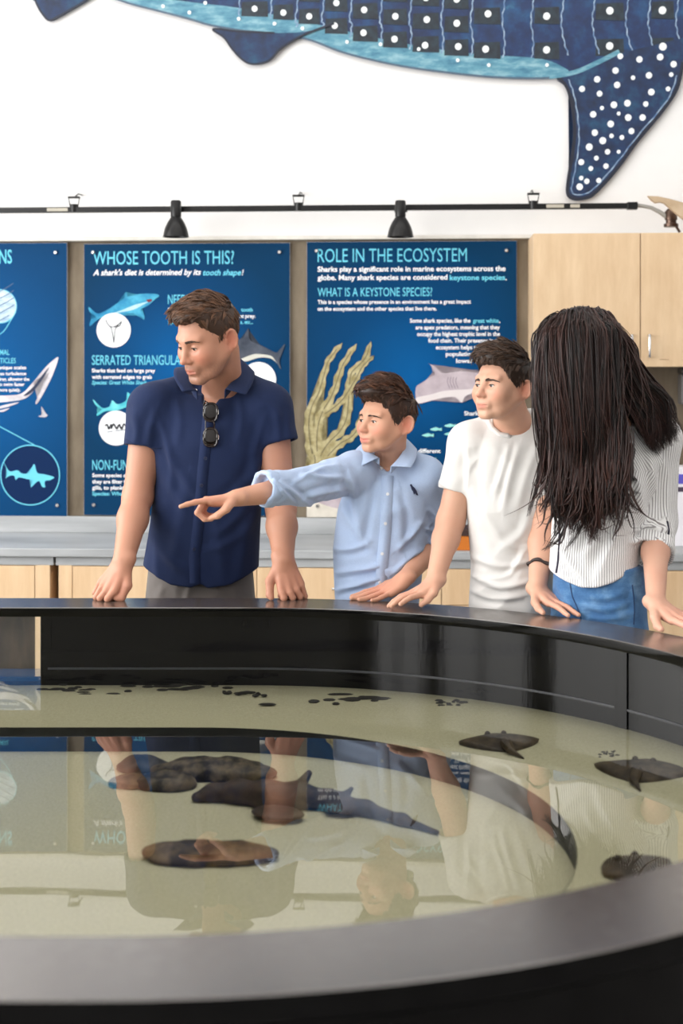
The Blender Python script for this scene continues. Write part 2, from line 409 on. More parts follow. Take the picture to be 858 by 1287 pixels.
class Poster:
    def __init__(s, l, r, t, b, label, glow):
        s.u0, s.u1 = rpu(l, PV), rpu(r, PV); s.c = ((l+r)/2, (t+b)/2)
        s.z1, s.z0 = rp(s.c[0], t, PV)[1], rp(s.c[0], b, PV)[1]
        s.uc = (s.u0+s.u1)/2
        s.o = room_empty('poster', s.uc, PV, s.z0, label, 'poster', 'shark posters on the back wall')
        w, h = (s.u1-s.u0)/2, s.z1-s.z0; s.w, s.h = w, h
        g = s.q(*glow[:2]); 
        bd = MB(); bd.box(-w, w, .0, .0012, 0, h); bd.done('print', poster_mat('poster_print_%d' % int(l+500), (g[0], g[1], glow[2]/265)), s.o)
        bd = MB(); bd.box(-w-.0008, w+.0008, .0012, .009, -.0008, h+.0008); bd.done('board', EDGEW, s.o)
        s.n = 0
    def q(s, px, py): 
        u, z = rp(px, py, PV); return u-s.uc, z-s.z0
    def lay(s): s.n += 1; return -.0004-.00012*s.n
    def poly(s, name, pix, mat, smooth=True, closed=True, lift=0.0):
        pts = np.array([s.q(*p) for p in pix])
        if smooth: pts = catmull(pts, 5)
        y = s.lay()-lift; b = MB(); b.prism([tuple(p) for p in pts], y, -.0001)
        return b.done(name, mat, s.o)
    def disc(s, name, px, py, r, mat, ring=None, arc=None):
        c = s.q(px, py); r = r/265*1.0; y = s.lay(); b = MB(); n = 48
        if ring:
            rr = ring/265; 
            for i in range(n):
                a, a2 = 2*math.pi*i/n, 2*math.pi*(i+1)/n
                b.quad(*[(c[0]+q*math.cos(t), y, c[1]+q*math.sin(t)) for q, t in ((r-rr, a), (r, a), (r, a2), (r-rr, a2))])
        else: b.prism([(c[0]+r*math.cos(2*math.pi*i/n), c[1]+r*math.sin(2*math.pi*i/n)) for i in range(n)], y, -.0001)
        return b.done(name, mat, s.o)
    def line(s, name, pix, w, mat, taper=False):
        pts = catmull(np.array([s.q(*p) for p in pix]), 5, False) if len(pix) > 2 else np.array([s.q(*p) for p in pix])
        y = s.lay(); T = np.gradient(pts, axis=0); T /= np.linalg.norm(T, axis=1, keepdims=True); N = np.stack([-T[:, 1], T[:, 0]], 1)
        w = np.array(w)/265*.5*np.ones(len(pts)); 
        if taper: w = w*(1-.8*np.linspace(0, 1, len(pts)))
        b = MB()
        L = pts+N*w[:, None]; R_ = pts-N*w[:, None]
        for i in range(len(pts)-1): b.quad(*[(p[0], y, p[1]) for p in (L[i], L[i+1], R_[i+1], R_[i])])
        return b.done(name, mat, s.o)
    def text(s, name, txt, x0, base, cap, mat, x1=None, bold=0.0, shear=0.0, right=None):
        """txt with its baseline at pixel row base, capitals cap pixels tall, from x0 to x1"""
        cu = bpy.data.curves.new(name, 'FONT'); cu.body = txt; cu.size = 1.0; cu.resolution_u = 3; cu.offset = bold; cu.shear = shear
        ob = bpy.data.objects.new(name, cu); COL.objects.link(ob)
        dg = bpy.context.evaluated_depsgraph_get(); me = bpy.data.meshes.new_from_object(ob.evaluated_get(dg)); bpy.data.objects.remove(ob)
        V = np.empty(len(me.vertices)*3, np.float32); me.vertices.foreach_get('co', V); V = V.reshape(-1, 3)
        sz = cap/265/CAPH; wd = V[:, 0].max()-V[:, 0].min()
        ux, uz = s.q(x0, base); sx = sz
        if x1 is not None: sx = (s.q(x1, base)[0]-ux)/wd
        W = np.zeros_like(V); W[:, 0] = ux+(V[:, 0]-V[:, 0].min())*sx; W[:, 2] = uz+V[:, 1]*sz; W[:, 1] = s.lay()
        me.vertices.foreach_set('co', W.ravel()); me.update()
        return link(name, me, mat, s.o)
    def screws(s, pix):
        for x, y in pix:
            u, z = s.q(x, y); b = MB()
            b.lathe([(0, .012), (.006, .012), (.0095, .009), (.0105, .004), (.0105, 0)], 16, Matrix.Translation((u, -.0005, z)) @ Matrix.Rotation(math.pi/2, 4, 'X'))
            b.cyl((u, .009, z), (u, .0215, z), .008, n=10); b.done('standoff', SCREWM, s.o, smooth=True)
def cap_height():
    cu = bpy.data.curves.new('probe', 'FONT'); cu.body = 'H'; ob = bpy.data.objects.new('probe', cu); COL.objects.link(ob)
    me = bpy.data.meshes.new_from_object(ob.evaluated_get(bpy.context.evaluated_depsgraph_get())); h = max(v.co.y for v in me.vertices)
    bpy.data.objects.remove(ob); bpy.data.meshes.remove(me); return h
CAPH = cap_height()
def ink(name, a, b, scale=30, stretch=None): return mottled(name, srgb(*a), srgb(*b), scale, .5, 0, stretch, spec=.1)

# ---- left poster
p1 = Poster(-175, 84, 306, 648, 'leftmost blue poster, cut by the frame, with a white shark tail and a ringed shark', (-40, 480, 300))
p1.text('title_text', 'NS', -1, 331, 17, CYANINK, 15, .012)
p1.disc('picture_disc', 0, 385, 21, ink('denticle_photo', (150, 178, 204), (205, 222, 236), 9, (2, 1, 5)))
p1.disc('picture_ring', 0, 385, 21.8, CYANINK, ring=1.0)
for k in range(5): p1.line('denticle_edge', [(-14+k*3, 372+k*8), (4+k*2, 364+k*8), (17+k*.3, 356+k*9)][:3 if k < 4 else 2], 1.0, plain('slate_ink', srgb(84, 104, 132), .5, 0.0, spec=.1))
p1.line('pointer_line', [(-14, 425), (3, 418), (14, 402), (20, 392)], 1, CYANINK)
p1.text('heading_text', 'MAL', 0, 446, 6.5, CYANINK, 12, .01); p1.text('heading_text', 'TICLES', 0, 456.5, 6.5, CYANINK, 20, .01)
for y, x1, tx in ((464, 33, 'unique scales'), (471.5, 33, 'ces turbulence'), (478.5, 37, 'drag, allowing the'), (485, 31, 'to swim faster'), (492, 26, 'more quietly.')):
    p1.text('body_text', tx, -2, y, 4.2, WHITEINK, x1, .02)
TAILINK = ink('tail_print', (176, 172, 178), (226, 222, 226), 12); TAILDK = plain('tail_shade_ink', srgb(58, 64, 84), .5, 0.0, spec=.1)
p1.poly('shark_tail_picture', [(-60, 505), (-20, 498), (10, 497), (28, 494), (42, 480), (57, 462), (71, 449.5), (73, 452), (66, 472), (56, 492), (47, 507), (45, 505), (52, 490), (62, 468), (48, 483), (38, 496), (24, 503), (-20, 508), (-60, 515)], TAILINK)
p1.poly('shark_tail_shade', [(30, 497), (42, 486), (56, 468), (62, 462), (50, 482), (38, 495)], TAILDK, lift=.0001)
p1.poly('fin_picture', [(48, 523), (54, 521), (52, 511), (58, 520), (60, 522), (56, 524.5)], TAILINK)
p1.poly('fin_picture', [(-5, 512), (10, 508), (24, 505.5), (14, 510), (-2, 514)], TAILINK)
p1.poly('fin_picture', [(-4, 517), (12, 513), (4, 517.5)], TAILINK)
p1.line('pointer_line', [(-4, 534), (43, 559)], 1.2, CYANINK)
p1.disc('picture_disc', 38, 597, 38, NAVYINK); p1.disc('picture_ring', 38, 597, 38.6, CYANINK, ring=1.4)
p1.poly('shark_silhouette', [(5, 581), (12, 592), (22, 591), (28, 595), (37, 594), (43, 583), (47, 594), (56, 596), (68, 599.5), (64, 603), (56, 605), (57, 612), (53, 611.5), (50, 605), (46, 606), (39, 612.5), (41, 604), (34, 602), (24, 600), (20, 603), (18, 598), (12, 598), (7, 601), (10, 594)], CYANINK)
p1.screws([(70, 317.5), (72, 635)])

# ---- middle poster
p2 = Poster(105.5, 364, 306, 648, 'middle blue poster with the heading about a tooth, behind the man in navy', (225, 455, 150))
p2.text('title_text', 'WHOSE TOOTH IS THIS?', 117, 332.5, 16.5, CYANINK, 294, .004)
p2.text('subtitle_text', "A shark's diet is determined by its", 117, 346, 7, WHITEINK, 252.5, .022, .25)
p2.text('subtitle_text', 'tooth shape', 255, 346, 7, CYANINK, 303, .02, .25); p2.text('subtitle_text', '!', 304, 346, 7, WHITEINK, 306, .022, .25)
p2.text('heading_text', 'NEEDLE', 211, 382, 11.5, CYANINK, 243, .004)
for y, tx, m, x1 in ((391.5, 'Some', WHITEINK, 226), (399.5, 'that a', WHITEINK, 228), (407, 'Species:', CYANINK, 234)): p2.text('body_text', tx, 211, y, 4.6, m, x1, .022)
for y, tx, m, x0, x1 in ((391.5, 'tooth', CYANINK, 303, 317.5), (399.5, 'nt prey.', WHITEINK, 301, 321), (407, 's, etc...', CYANINK, 302, 318)): p2.text('body_text', tx, x0, y, 4.6, m, x1, .022)
p2.text('heading_text', 'SERRATED TRIANGULAR', 115.5, 458.5, 12, CYANINK, 233, .004)
for y, tx, m, x1, sh in ((468, 'Sharks that feed on large prey', WHITEINK, 195, 0), (476, 'with serrated edges to grab', WHITEINK, 191, 0), (483, 'Species: Great White Shark', CYANINK, 185, .2)): p2.text('body_text', tx, 115.5, y, 4.6, m, x1, .022, sh)
p2.text('heading_text', 'NON-FUNCTIONAL', 116, 590.5, 12.5, CYANINK, 204, .004)
for y, tx, m, x1 in ((599.5, 'Some species of', WHITEINK, 161), (607.5, 'they are filter feeders', WHITEINK, 176), (615, 'gills, to plankton', WHITEINK, 164), (622.5, 'Species: Whale', CYANINK, 159)): p2.text('body_text', tx, 116, y, 4.6, m, x1, .022)
BLUESH = ink('blue_shark_print', (34, 120, 168), (84, 176, 206), 14); BELLY = ink('blue_belly_print', (150, 200, 216), (190, 222, 232), 14)
p2.poly('shark_picture', [(112, 386), (113, 392), (121, 397), (114, 403), (113, 410), (120, 404), (128, 399), (140, 397), (152, 396), (166, 393), (170, 396), (178, 398), (181, 402), (181, 395), (176, 389.5), (186, 384), (195, 376), (200, 372), (196, 369.5), (184, 369), (172, 370), (161, 373), (158, 367), (156, 375), (146, 382), (134, 390), (122, 394)], BLUESH)
p2.poly('shark_belly', [(132, 396), (150, 393), (168, 389), (182, 382), (192, 376), (186, 379), (170, 383), (150, 391)], BELLY, lift=.0001)
p2.poly('shark_mouth', [(184, 377), (190, 376), (191, 378), (187, 380)], plain('mouth_ink', srgb(120, 50, 60), .5, 0.0, spec=.1), lift=.0002)
p2.disc('picture_disc', 143, 415, 21.8, WHITEINK)
for L_ in ([(133, 402), (136, 408), (141, 411), (147, 409), (153, 404)], [(136, 408), (140, 413), (142, 422), (143, 431)], [(150, 407), (145, 414), (144, 424), (143, 431)], [(153, 404), (150, 410), (144, 411)]): p2.line('tooth_drawing', L_, 1.1, BLACKINK)
TEAL = ink('teal_shark_print', (54, 172, 190), (120, 214, 220), 14)
p2.poly('shark_picture', [(117, 502), (121, 510), (128, 514), (122, 520), (123, 522.5), (132, 517), (146, 516), (158, 512), (166, 509), (172, 500), (166, 498), (160, 493), (159, 503), (148, 508), (141, 503), (139, 510), (130, 513), (123, 508)], TEAL)
p2.disc('picture_disc', 146, 538, 22, WHITEINK)
for L_ in ([(132, 535), (135, 534), (137, 539), (140, 533)], [(140, 539), (143, 533), (147, 539), (149, 534)], [(150, 533), (153, 539), (156, 533), (160, 538)]): p2.line('tooth_drawing', L_, 2.2, BLACKINK)
p2.line('tooth_note', [(135, 543), (142, 542)], 1, GREYINK); p2.line('tooth_note', [(145, 541.5), (158, 540)], 1, GREYINK)
GREYSH = ink('grey_shark_print', (60, 66, 78), (92, 98, 110), 12)
p2.poly('shark_picture', [(290, 430), (300, 427), (306, 424), (312, 413), (314, 427), (330, 435), (346, 443), (351, 440), (358, 432.5), (353, 447), (350, 452), (353, 464), (347, 455), (341, 449), (330, 448), (312, 452), (290, 456)], GREYSH)
p2.poly('shark_belly', [(300, 453), (316, 446), (326, 445), (341, 447.5), (346, 454), (347.5, 456), (340, 450.5), (326, 449.5), (310, 454)], plain('pale_belly_ink', srgb(206, 206, 196), .5, 0.0, spec=.1), lift=.0001)
p2.disc('picture_disc', 325, 477, 22, WHITEINK)
p2.screws([(117, 317.5), (351, 317), (118, 634.5)])

# ---- right poster
p3 = Poster(385.5, 649, 303.5, 650, 'right blue poster about ecosystems with kelp and a pale shark, behind the two boys', (520, 470, 170))
p3.text('title_text', 'ROLE IN THE ECOSYSTEM', 399, 329.5, 16.5, CYANINK, 586.5, 0.0)
p3.text('subtitle_text', 'Sharks play a significant role in marine ecosystems across the', 399, 341.5, 6.2, WHITEINK, 635, .024)
p3.text('subtitle_text', 'globe. Many shark species are considered', 399, 352, 6.2, WHITEINK, 562, .024); p3.text('subtitle_text', 'keystone species', 565, 352, 6.2, CYANINK, 634.5, .024); p3.text('subtitle_text', '.', 635, 352, 6.2, WHITEINK, None, .024)
p3.text('heading_text', 'WHAT IS A KEYSTONE SPECIES?', 399, 372.5, 10.5, CYANINK, 543, .004)
p3.text('body_text', 'This is a species whose presence in an environment has a great impact', 399, 382, 4.7, WHITEINK, 591.5, .024)
p3.text('body_text', 'on the ecosystem and the other species that live there.', 399, 390.5, 4.7, WHITEINK, 548.5, .024)
p3.text('body_text', 'Some shark species, like the', 515, 405.5, 5, WHITEINK, 591, .024); p3.text('body_text', 'great white', 594, 405.5, 5, CYANINK, 626.5, .024); p3.text('body_text', ',', 627, 405.5, 5, WHITEINK, None, .024)
for y, x0, x1, tx in ((414, 522, 628, 'are apex predators, meaning that they'), (422.3, 524, 628, 'occupy the highest trophic level in the'), (430.5, 538, 628, 'food chain. Their presence in an'), (439, 547.5, 628, 'ecosystem helps to keep the'), (447.3, 560, 621, 'populations of the'), (456, 573, 618, 'lower levels')):
    p3.text('body_text', tx, x0, y, 5, WHITEINK, x1, .024)
p3.text('body_text', 'Sharks', 583, 522, 5, WHITEINK, 604, .024); p3.text('body_text', 'support different', 497, 569, 5, WHITEINK, 553.5, .024)
KELP = ink('kelp_print', (150, 138, 96), (190, 180, 140), 30); KELPD = plain('kelp_shade_ink', srgb(116, 108, 84), .5, 0.0, spec=.1)
def kelp(path, w, taper=.55):
    pts = catmull(np.array(path, float), 7, False); T = np.gradient(pts, axis=0); T /= np.linalg.norm(T, axis=1, keepdims=True); N = np.stack([-T[:, 1], T[:, 0]], 1)
    n = len(pts); t = np.linspace(0, 1, n); wl = w*(1-taper*t)*np.where(t > .93, np.clip((1-t)/.07, .08, 1), 1)
    a = 1+.28*np.sin(t*n*1.7); c = 1+.28*np.sin(t*n*1.7+2)
    p3.poly('kelp_frond', [tuple(p) for p in pts+N*(wl*a)[:, None]]+[tuple(p) for p in (pts-N*(wl*c)[:, None])[::-1]], KELP, False)
    p3.line('kelp_midrib', [tuple(p) for p in pts[::4]], 1.3, KELPD)
kelp([(399, 590), (390, 560), (389, 520), (402, 490), (412, 455), (430, 431)], 6.5)
kelp([(402, 590), (398, 560), (402, 525), (418, 495), (430, 460), (448, 432)], 7)
kelp([(396, 585), (410, 560), (432, 535), (438, 505), (441, 470), (458, 452), (466, 429)], 6.5)
kelp([(402, 585), (424, 560), (446, 545), (456, 520), (470, 500)], 6)
kelp([(408, 520), (428, 505), (446, 478), (456, 460), (470, 447)], 5)
kelp([(400, 580), (440, 575), (470, 560)], 6)
kelp([(392, 600), (396, 580), (394, 570)], 9, .1)
PINKSH = ink('pale_shark_print', (172, 158, 166), (198, 186, 192), 10); PINKB = plain('shark_belly_ink', srgb(222, 214, 214), .5, 0.0, spec=.1)
p3.poly('shark_picture', [(523, 486), (530, 481), (540, 474), (546, 470), (541, 459), (538, 456.5), (548, 462), (557, 469), (580, 466), (606, 468), (628, 473), (640, 466), (637, 478), (641, 489), (628, 483), (610, 490), (586, 497), (580, 506), (572, 499), (556, 500), (540, 504), (525, 507), (522, 498)], PINKSH)
p3.poly('shark_belly', [(523, 500), (540, 496), (560, 491), (590, 489), (612, 486), (610, 490), (586, 497), (580, 506), (572, 499), (556, 500), (540, 504), (525, 507)], PINKB, lift=.0001)
for k in range(4): p3.line('gill_line', [(563+k*3.5, 474), (562+k*3.5, 480), (565+k*3.5, 488)], .8, plain('gill_ink', srgb(140, 128, 138), .5, 0.0, spec=.1))
for x, y in ((538, 547), (548, 539.5), (566, 545.5), (566, 535), (585, 541), (541, 577)):
    p3.poly('fish_picture', [(x-8, y), (x-4, y-1.6), (x, y-2.6), (x+4, y-1.2), (x+7, y-2), (x+6, y), (x+7, y+2), (x+3, y+1.2), (x-1, y+2), (x-5, y+1.4)], plain('pale_fish_ink', srgb(150, 220, 214), .5, 0.0, spec=.1))
p3.poly('seabed_picture', [(385.6, 628), (420, 629), (470, 627), (560, 629), (648.9, 627), (648.9, 649.9), (385.6, 649.9)], ink('sand_print', (206, 200, 188), (222, 216, 204), 16), False)
p3.poly('shark_picture', [(386, 622), (402, 621), (420, 622), (440, 626), (440, 640), (420, 638), (404, 633), (392, 628)], PINKSH, lift=.0002)
p3.screws([(397.5, 315.5), (636, 315), (399, 636)])

# ------------------------------------------------------------------ whale shark mural
def mural():
    v = DW-.02; c = rp(429, 0, v)
    o = room_empty('whale_shark_mural', c[0], v, c[1], 'huge blue spotted whale shark cut-out mounted high on the white wall', 'mural')
    q = lambda x, y: (rp(x, y, v)[0]-c[0], rp(x, y, v)[1]-c[1])
    Qs = lambda L: [q(*p) for p in L]
    t = NT('painted_shark_blue'); f = t.noise(7, 6, .65); f2 = t.noise(22, 5, .6)
    tc = t.new('ShaderNodeTexCoord'); sp = t.new('ShaderNodeSeparateXYZ'); t.l(tc.outputs['Object'], sp.inputs[0])
    col = t.ramp(f, [(.3, srgb(6, 22, 54)), (.5, srgb(10, 44, 92)), (.64, srgb(20, 72, 118)), (.82, srgb(60, 122, 152))])
    t.set(col=t.mix(t.ramp(f2, [(.35, (0, 0, 0)), (.75, (.6, .6, .6))]), col, srgb(8, 26, 58)), rough=.4); BLUE = t.m
    t = NT('painted_belly_teal'); f = t.noise(9, 6, .65, stretch=(1, 1, 3))
    t.set(col=t.ramp(f, [(.3, srgb(38, 96, 126)), (.5, srgb(84, 140, 160)), (.7, srgb(146, 184, 194))]), rough=.4); TEALM = t.m
    t = NT('painted_fin_navy'); f = t.noise(9, 6, .65); t.set(col=t.ramp(f, [(.3, srgb(10, 22, 46)), (.52, srgb(12, 42, 82)), (.72, srgb(26, 80, 110))]), rough=.4); FIN = t.m
    DARK = plain('painted_dark_edge', srgb(20, 26, 44), .45); SQ = mottled('painted_dark_square', srgb(14, 24, 36), srgb(28, 46, 58), 30, .45); LINE = mottled('painted_pale_line', srgb(84, 116, 160), srgb(170, 192, 212), 40, .45); DOT = plain('painted_white_dot', srgb(238, 244, 246), .45)
    bottom = [(95, -28), (135, -6), (165, 5), (200, 14), (235, 23), (262, 31), (300, 38), (340, 42), (385, 49), (428, 65), (470, 76), (510, 84), (560, 91), (620, 97), (680, 98.5), (715, 95)]
    top = [(760, 84), (800, 72), (845, 66), (900, 60), (1000, 20), (1010, -60), (900, -130), (700, -200), (450, -230), (200, -190), (40, -120), (10, -70)]
    bp = catmull(np.array(Qs(bottom+top)), 4)
    b = MB(); b.prism([tuple(p) for p in bp], 0, .016); b.done('body', BLUE, o)
    lo = catmull(np.array(Qs(bottom)), 4, False); up = catmull(np.array(Qs([(90, -50), (150, -14), (220, 0), (300, 10), (360, 22), (430, 38), (520, 57), (600, 68), (680, 74), (714, 88)])), 4, False)
    b = MB(); b.prism([tuple(p) for p in lo]+[tuple(p) for p in up[::-1]], -.0012, 0); b.done('belly', TEALM, o)
    def edge(name, L, w, mat, y, closed=False, jit=0):
        P = catmull(np.array(Qs(L)), 6, closed)
        if jit: P = P+np.stack([np.sin(np.arange(len(P))*1.9)*jit, 0*P[:, 0]], 1)
        T = np.gradient(P, axis=0); T /= np.linalg.norm(T, axis=1, keepdims=True)+1e-9; N = np.stack([-T[:, 1], T[:, 0]], 1)*w/2
        b = MB()
        for i in range(len(P)-1): b.quad(*[(p[0], y, p[1]) for p in (P[i]+N[i], P[i+1]+N[i+1], P[i+1]-N[i+1], P[i]-N[i])])
        return b.done(name, mat, o)
    edge('belly_outline', bottom, .010, plain('painted_grey_edge', srgb(70, 90, 110), .45), -.0018)
    # squares, dots and wavy lines
    xs = [300, 340, 372, 405, 440, 478, 515, 555, 592, 632, 668, 706, 745, 787, 815, 850]
    for i, x in enumerate(xs):
        yb = np.interp(x, [p[0] for p in bottom], [p[1] for p in bottom])-12-.02*x
        edge('wavy_line', [(x-4, -90), (x+3, -55), (x-2, -25), (x+2, 0), (x-1, 25), (x+2, max(30, yb-20)), (x+(8 if x > 690 else 0), max(34, yb))] if yb > 25 else [(x-4, -90), (x+3, -55), (x-2, -25), (x+1, 0), (x, max(8, yb))], .0055, LINE, -.0030, jit=.003)
    dots = []
    for i, (x0, x1) in enumerate(zip(xs, xs[1:])):
        if x1 > 860: break
        yb = np.interp((x0+x1)/2, [p[0] for p in bottom], [p[1] for p in bottom])-14-.012*x0; y = yb-2
        k = 0
        while y > -60:
            h = 17+.006*x0
            if (i % 2 == 0) or x0 < 560:
                b = MB(); b.prism(Qs([(x0+3, y), (x1-3, y+1), (x1-4, y-h), (x0+4, y-h+1)])[::1], -.0022, 0); b.done('dark_square', SQ, o)
                dots.append(((x0+x1)/2+rng.normal()*1.5, y-h/2+rng.normal(), 3.2+.002*x0))
            y -= h*(1.45 if x0 < 560 else 2.1); k += 1
    dots += [(x, y, 2.3) for x, y in ((205, 8), (238, 16), (258, 4), (300, 24), (345, 30), (380, 36), (436, 53), (478, 56), (526, 62), (575, 76), (614, 82), (687, 82))]
    # tail fin
    fin = [(700, 97), (712, 110), (719, 135), (722, 165), (719, 195), (714, 225), (713, 243), (720, 250), (735, 249), (748, 242), (775, 212), (800, 178), (830, 142), (850, 112), (858, 78), (890, 40), (850, 50), (800, 62), (765, 72), (735, 86)]
    fp = catmull(np.array(Qs(fin)), 4); b = MB(); b.prism([tuple(p) for p in fp], -.004, .016); b.done('tail_fin', FIN, o)
    edge('tail_fin_edge', fin[:15], .016, DARK, -.0046); edge('tail_fin_highlight', [(714, 100), (721, 120), (726, 150), (727, 180), (722, 215), (718, 240), (728, 245), (745, 238), (772, 208), (800, 172), (838, 126), (850, 95)], .005, LINE, -.0050, jit=.002)
    edge('tail_ridge', [(690, 97), (722, 91), (748, 80), (778, 65)], .022, TEALM, -.0052)
    tail = [(779, 71, 3.6), (803, 75, 4), (829, 72, 4.2), (846, 81, 4), (773, 89, 4), (750, 100, 4), (795, 98, 2.8), (815, 95, 4), (775, 107, 4), (731, 112, 3.8), (753, 118, 3.6), (818, 116, 4.2), (839, 112, 3), (771, 132, 4.2), (788, 130, 4.2), (811, 131, 3.4), (756, 136, 2.6), (745, 144, 4), (789, 148, 4.2), (807, 148, 4), (777, 143, 2.4), (767, 156, 4.2), (793, 165, 3.8), (747, 167, 4), (768, 171, 2.8), (757, 177, 4.4), (781, 173, 3), (740, 185, 4.4), (763, 191, 3.4), (777, 191, 2.4), (749, 199, 3), (730, 204, 3.8), (742, 212, 3), (761, 209, 3.4), (730, 224, 2.8), (737, 228, 3.4), (752, 227, 3.2), (728, 235, 4.2), (843, 94, 2.8)]
    for x, y, r in dots+tail:
        if y < -45: continue
        u, z = q(x, y); r = r/265; b = MB()
        b.prism([(u+r*math.cos(a)*.95, z+r*math.sin(a)) for a in np.linspace(0, 2*math.pi, 14, endpoint=False)], -.0064, -.0005); b.done('white_spot', DOT, o)
    # pectoral fin and the far fin
    pf = [(268, 37), (300, 40), (340, 42), (385, 40), (420, 30), (392, 40), (372, 49), (352, 62), (340, 75), (328, 80), (314, 80.5), (303, 74), (292, 62), (282, 48)]
    fp = catmull(np.array(Qs(pf)), 4); b = MB(); b.prism([tuple(p) for p in fp], -.008, .016); b.done('pectoral_fin', FIN, o)
    edge('pectoral_fin_edge', pf[4:]+[(268, 37), (300, 40), (345, 42)], .010, DARK, -.0088)
    pf = [(42, -8), (47, 6), (54, 18), (62, 26), (72, 22), (90, 12), (110, 0), (125, -12), (90, -30)]
    fp = catmull(np.array(Qs(pf)), 4); b = MB(); b.prism([tuple(p) for p in fp], -.008, .016); b.done('pectoral_fin', FIN, o)
    edge('pectoral_fin_edge', pf[:8], .010, DARK, -.0088)
mural()
# ------------------------------------------------------------------ sculpting: signed distance shapes blended into one surface
def rotm(yaw=0, pitch=0, roll=0):
    cy, sy = math.cos(yaw), math.sin(yaw); cp, sp = math.cos(pitch), math.sin(pitch); cr, sr = math.cos(roll), math.sin(roll)
    Rz = np.array([[cy, -sy, 0], [sy, cy, 0], [0, 0, 1]]); Rx = np.array([[1, 0, 0], [0, cp, -sp], [0, sp, cp]])
    Ry = np.array([[cr, 0, sr], [0, 1, 0], [-sr, 0, cr]])
    return Rz @ Rx @ Ry
rad = math.radians
def unit(v): v = np.asarray(v, float); return v/(np.linalg.norm(v)+1e-12)
class Prim:
    def __init__(s, fn, c, r, k=0.01, op='u'): s.fn, s.c, s.r, s.k, s.op = fn, np.asarray(c, float), r, k, op
def cone(a, b, ra, rb, k=0.01, op='u'):
    a = np.asarray(a, float); b = np.asarray(b, float); ba = b-a; L2 = float(ba@ba)+1e-12
    def fn(P):
        pa = P-a; t = np.clip((pa@ba)/L2, 0, 1)
        return np.linalg.norm(pa-t[:, None]*ba, axis=1)-(ra+(rb-ra)*t)
    return Prim(fn, (a+b)/2, math.sqrt(L2)/2+max(ra, rb), k, op)
def ell(c, r, k=0.01, op='u', R=None):
    c = np.asarray(c, float); r = np.asarray(r, float)
    def fn(P):
        q = P-c
        if R is not None: q = q@R
        k0 = np.linalg.norm(q/r, axis=1); k1 = np.linalg.norm(q/(r*r), axis=1)+1e-9
        return k0*(k0-1)/k1
    return Prim(fn, c, float(max(r)), k, op)
def chain(pts, rs, k=0.008, op='u'):
    return [cone(p, q, a, b, k, op) for p, q, a, b in zip(pts, pts[1:], rs, rs[1:])]
def xf(prims, M, c, s):
    """move prims written in a local frame: world = c + M (s p), s may differ per axis"""
    s = np.ones(3)*s; m = float(s.min())
    out = []
    for p in prims:
        def fn(P, p=p): return p.fn(((P-c)@M)/s)*m
        out.append(Prim(fn, c+M@(s*p.c), p.r*float(s.max()), p.k*m, p.op))
    return out
def loft(sec, k=0.03, op='u', n=2.3, off=0.0, cap=0.01):
    """sec: (z, cx, cy, rx, ry, yaw) from low to high"""
    S = np.array(sec, float); z = S[:, 0]
    # resample with smooth interpolation
    zz = np.linspace(z[0], z[-1], 60); T = np.stack([np.interp(zz, z, S[:, i]) for i in range(1, 6)], 1)
    for _ in range(4):
        T[1:-1] = 0.25*T[:-2]+0.5*T[1:-1]+0.25*T[2:]
    def fn(P):
        q = [np.interp(P[:, 2], zz, T[:, i]) for i in range(5)]
        x = P[:, 0]-q[0]; y = P[:, 1]-q[1]; c, s = np.cos(q[4]), np.sin(q[4])
        X = x*c+y*s; Y = -x*s+y*c; rx = q[2]-off; ry = q[3]-off
        e = (np.abs(X/rx)**n+np.abs(Y/ry)**n)**(1/n)
        d = (e-1)*np.minimum(rx, ry)*0.5+(e-1)*np.sqrt(X*X+Y*Y+1e-9)/np.maximum(e, 0.3)*0.5
        dz = np.maximum(z[0]-P[:, 2], P[:, 2]-z[-1])
        return np.maximum(d, dz+off)
    mid = (S[0, :3]+S[-1, :3])/2
    c = np.array([mid[1], mid[2], (z[0]+z[-1])/2])
    r = math.hypot((z[-1]-z[0])/2, float(max(S[:, 3].max(), S[:, 4].max()))+float(np.abs(S[:, 1:3]-mid[1:3]).max()))
    return Prim(fn, c, r, k, op)
def half(p, nrm, k=0.004, r=0.3, lim=None):
    """cut away everything on the +nrm side of p (within radius lim of p)"""
    p = np.asarray(p, float); nrm = unit(nrm)
    def fn(P):
        q = P-p; d = -(q@nrm)
        if lim: d = np.maximum(d, np.linalg.norm(q, axis=1)-lim)
        return d
    return Prim(fn, p, lim or 10.0, k, 's')
def sleeve(prims, end, ax, hollow=0.0, r=.05, k=.03):
    """cloth tube: prims blended, sliced at end across ax, hollowed a little way up from the opening"""
    end = np.asarray(end, float); ax = unit(ax)
    def fn(P):
        d = np.full(len(P), .3)
        for p in prims: d = smin(d, p.fn(P), p.k)
        d = -smin(-d, -((P-end)@ax), .004)
        if hollow:
            q = P-end; t = q@ax; rr = np.linalg.norm(q-t[:, None]*ax, axis=1)
            d = -smin(-d, np.maximum(rr-r, -t-hollow), .003)
        return d
    c = np.mean([p.c for p in prims], 0); R = max(np.linalg.norm(p.c-c)+p.r for p in prims)
    return Prim(fn, c, R, k, 'u')
def smin(a, b, k):
    h = np.maximum(k-np.abs(a-b), 0)/max(k, 1e-6); return np.minimum(a, b)-h*h*k*0.25
def field(prims, P):
    d = np.full(len(P), 0.3)
    for p in prims:
        if p.op == 'u': d = smin(d, p.fn(P), p.k)
        elif p.op == 's': d = -smin(-d, p.fn(P), p.k)
        else: d = d+p.fn(P)
    return d
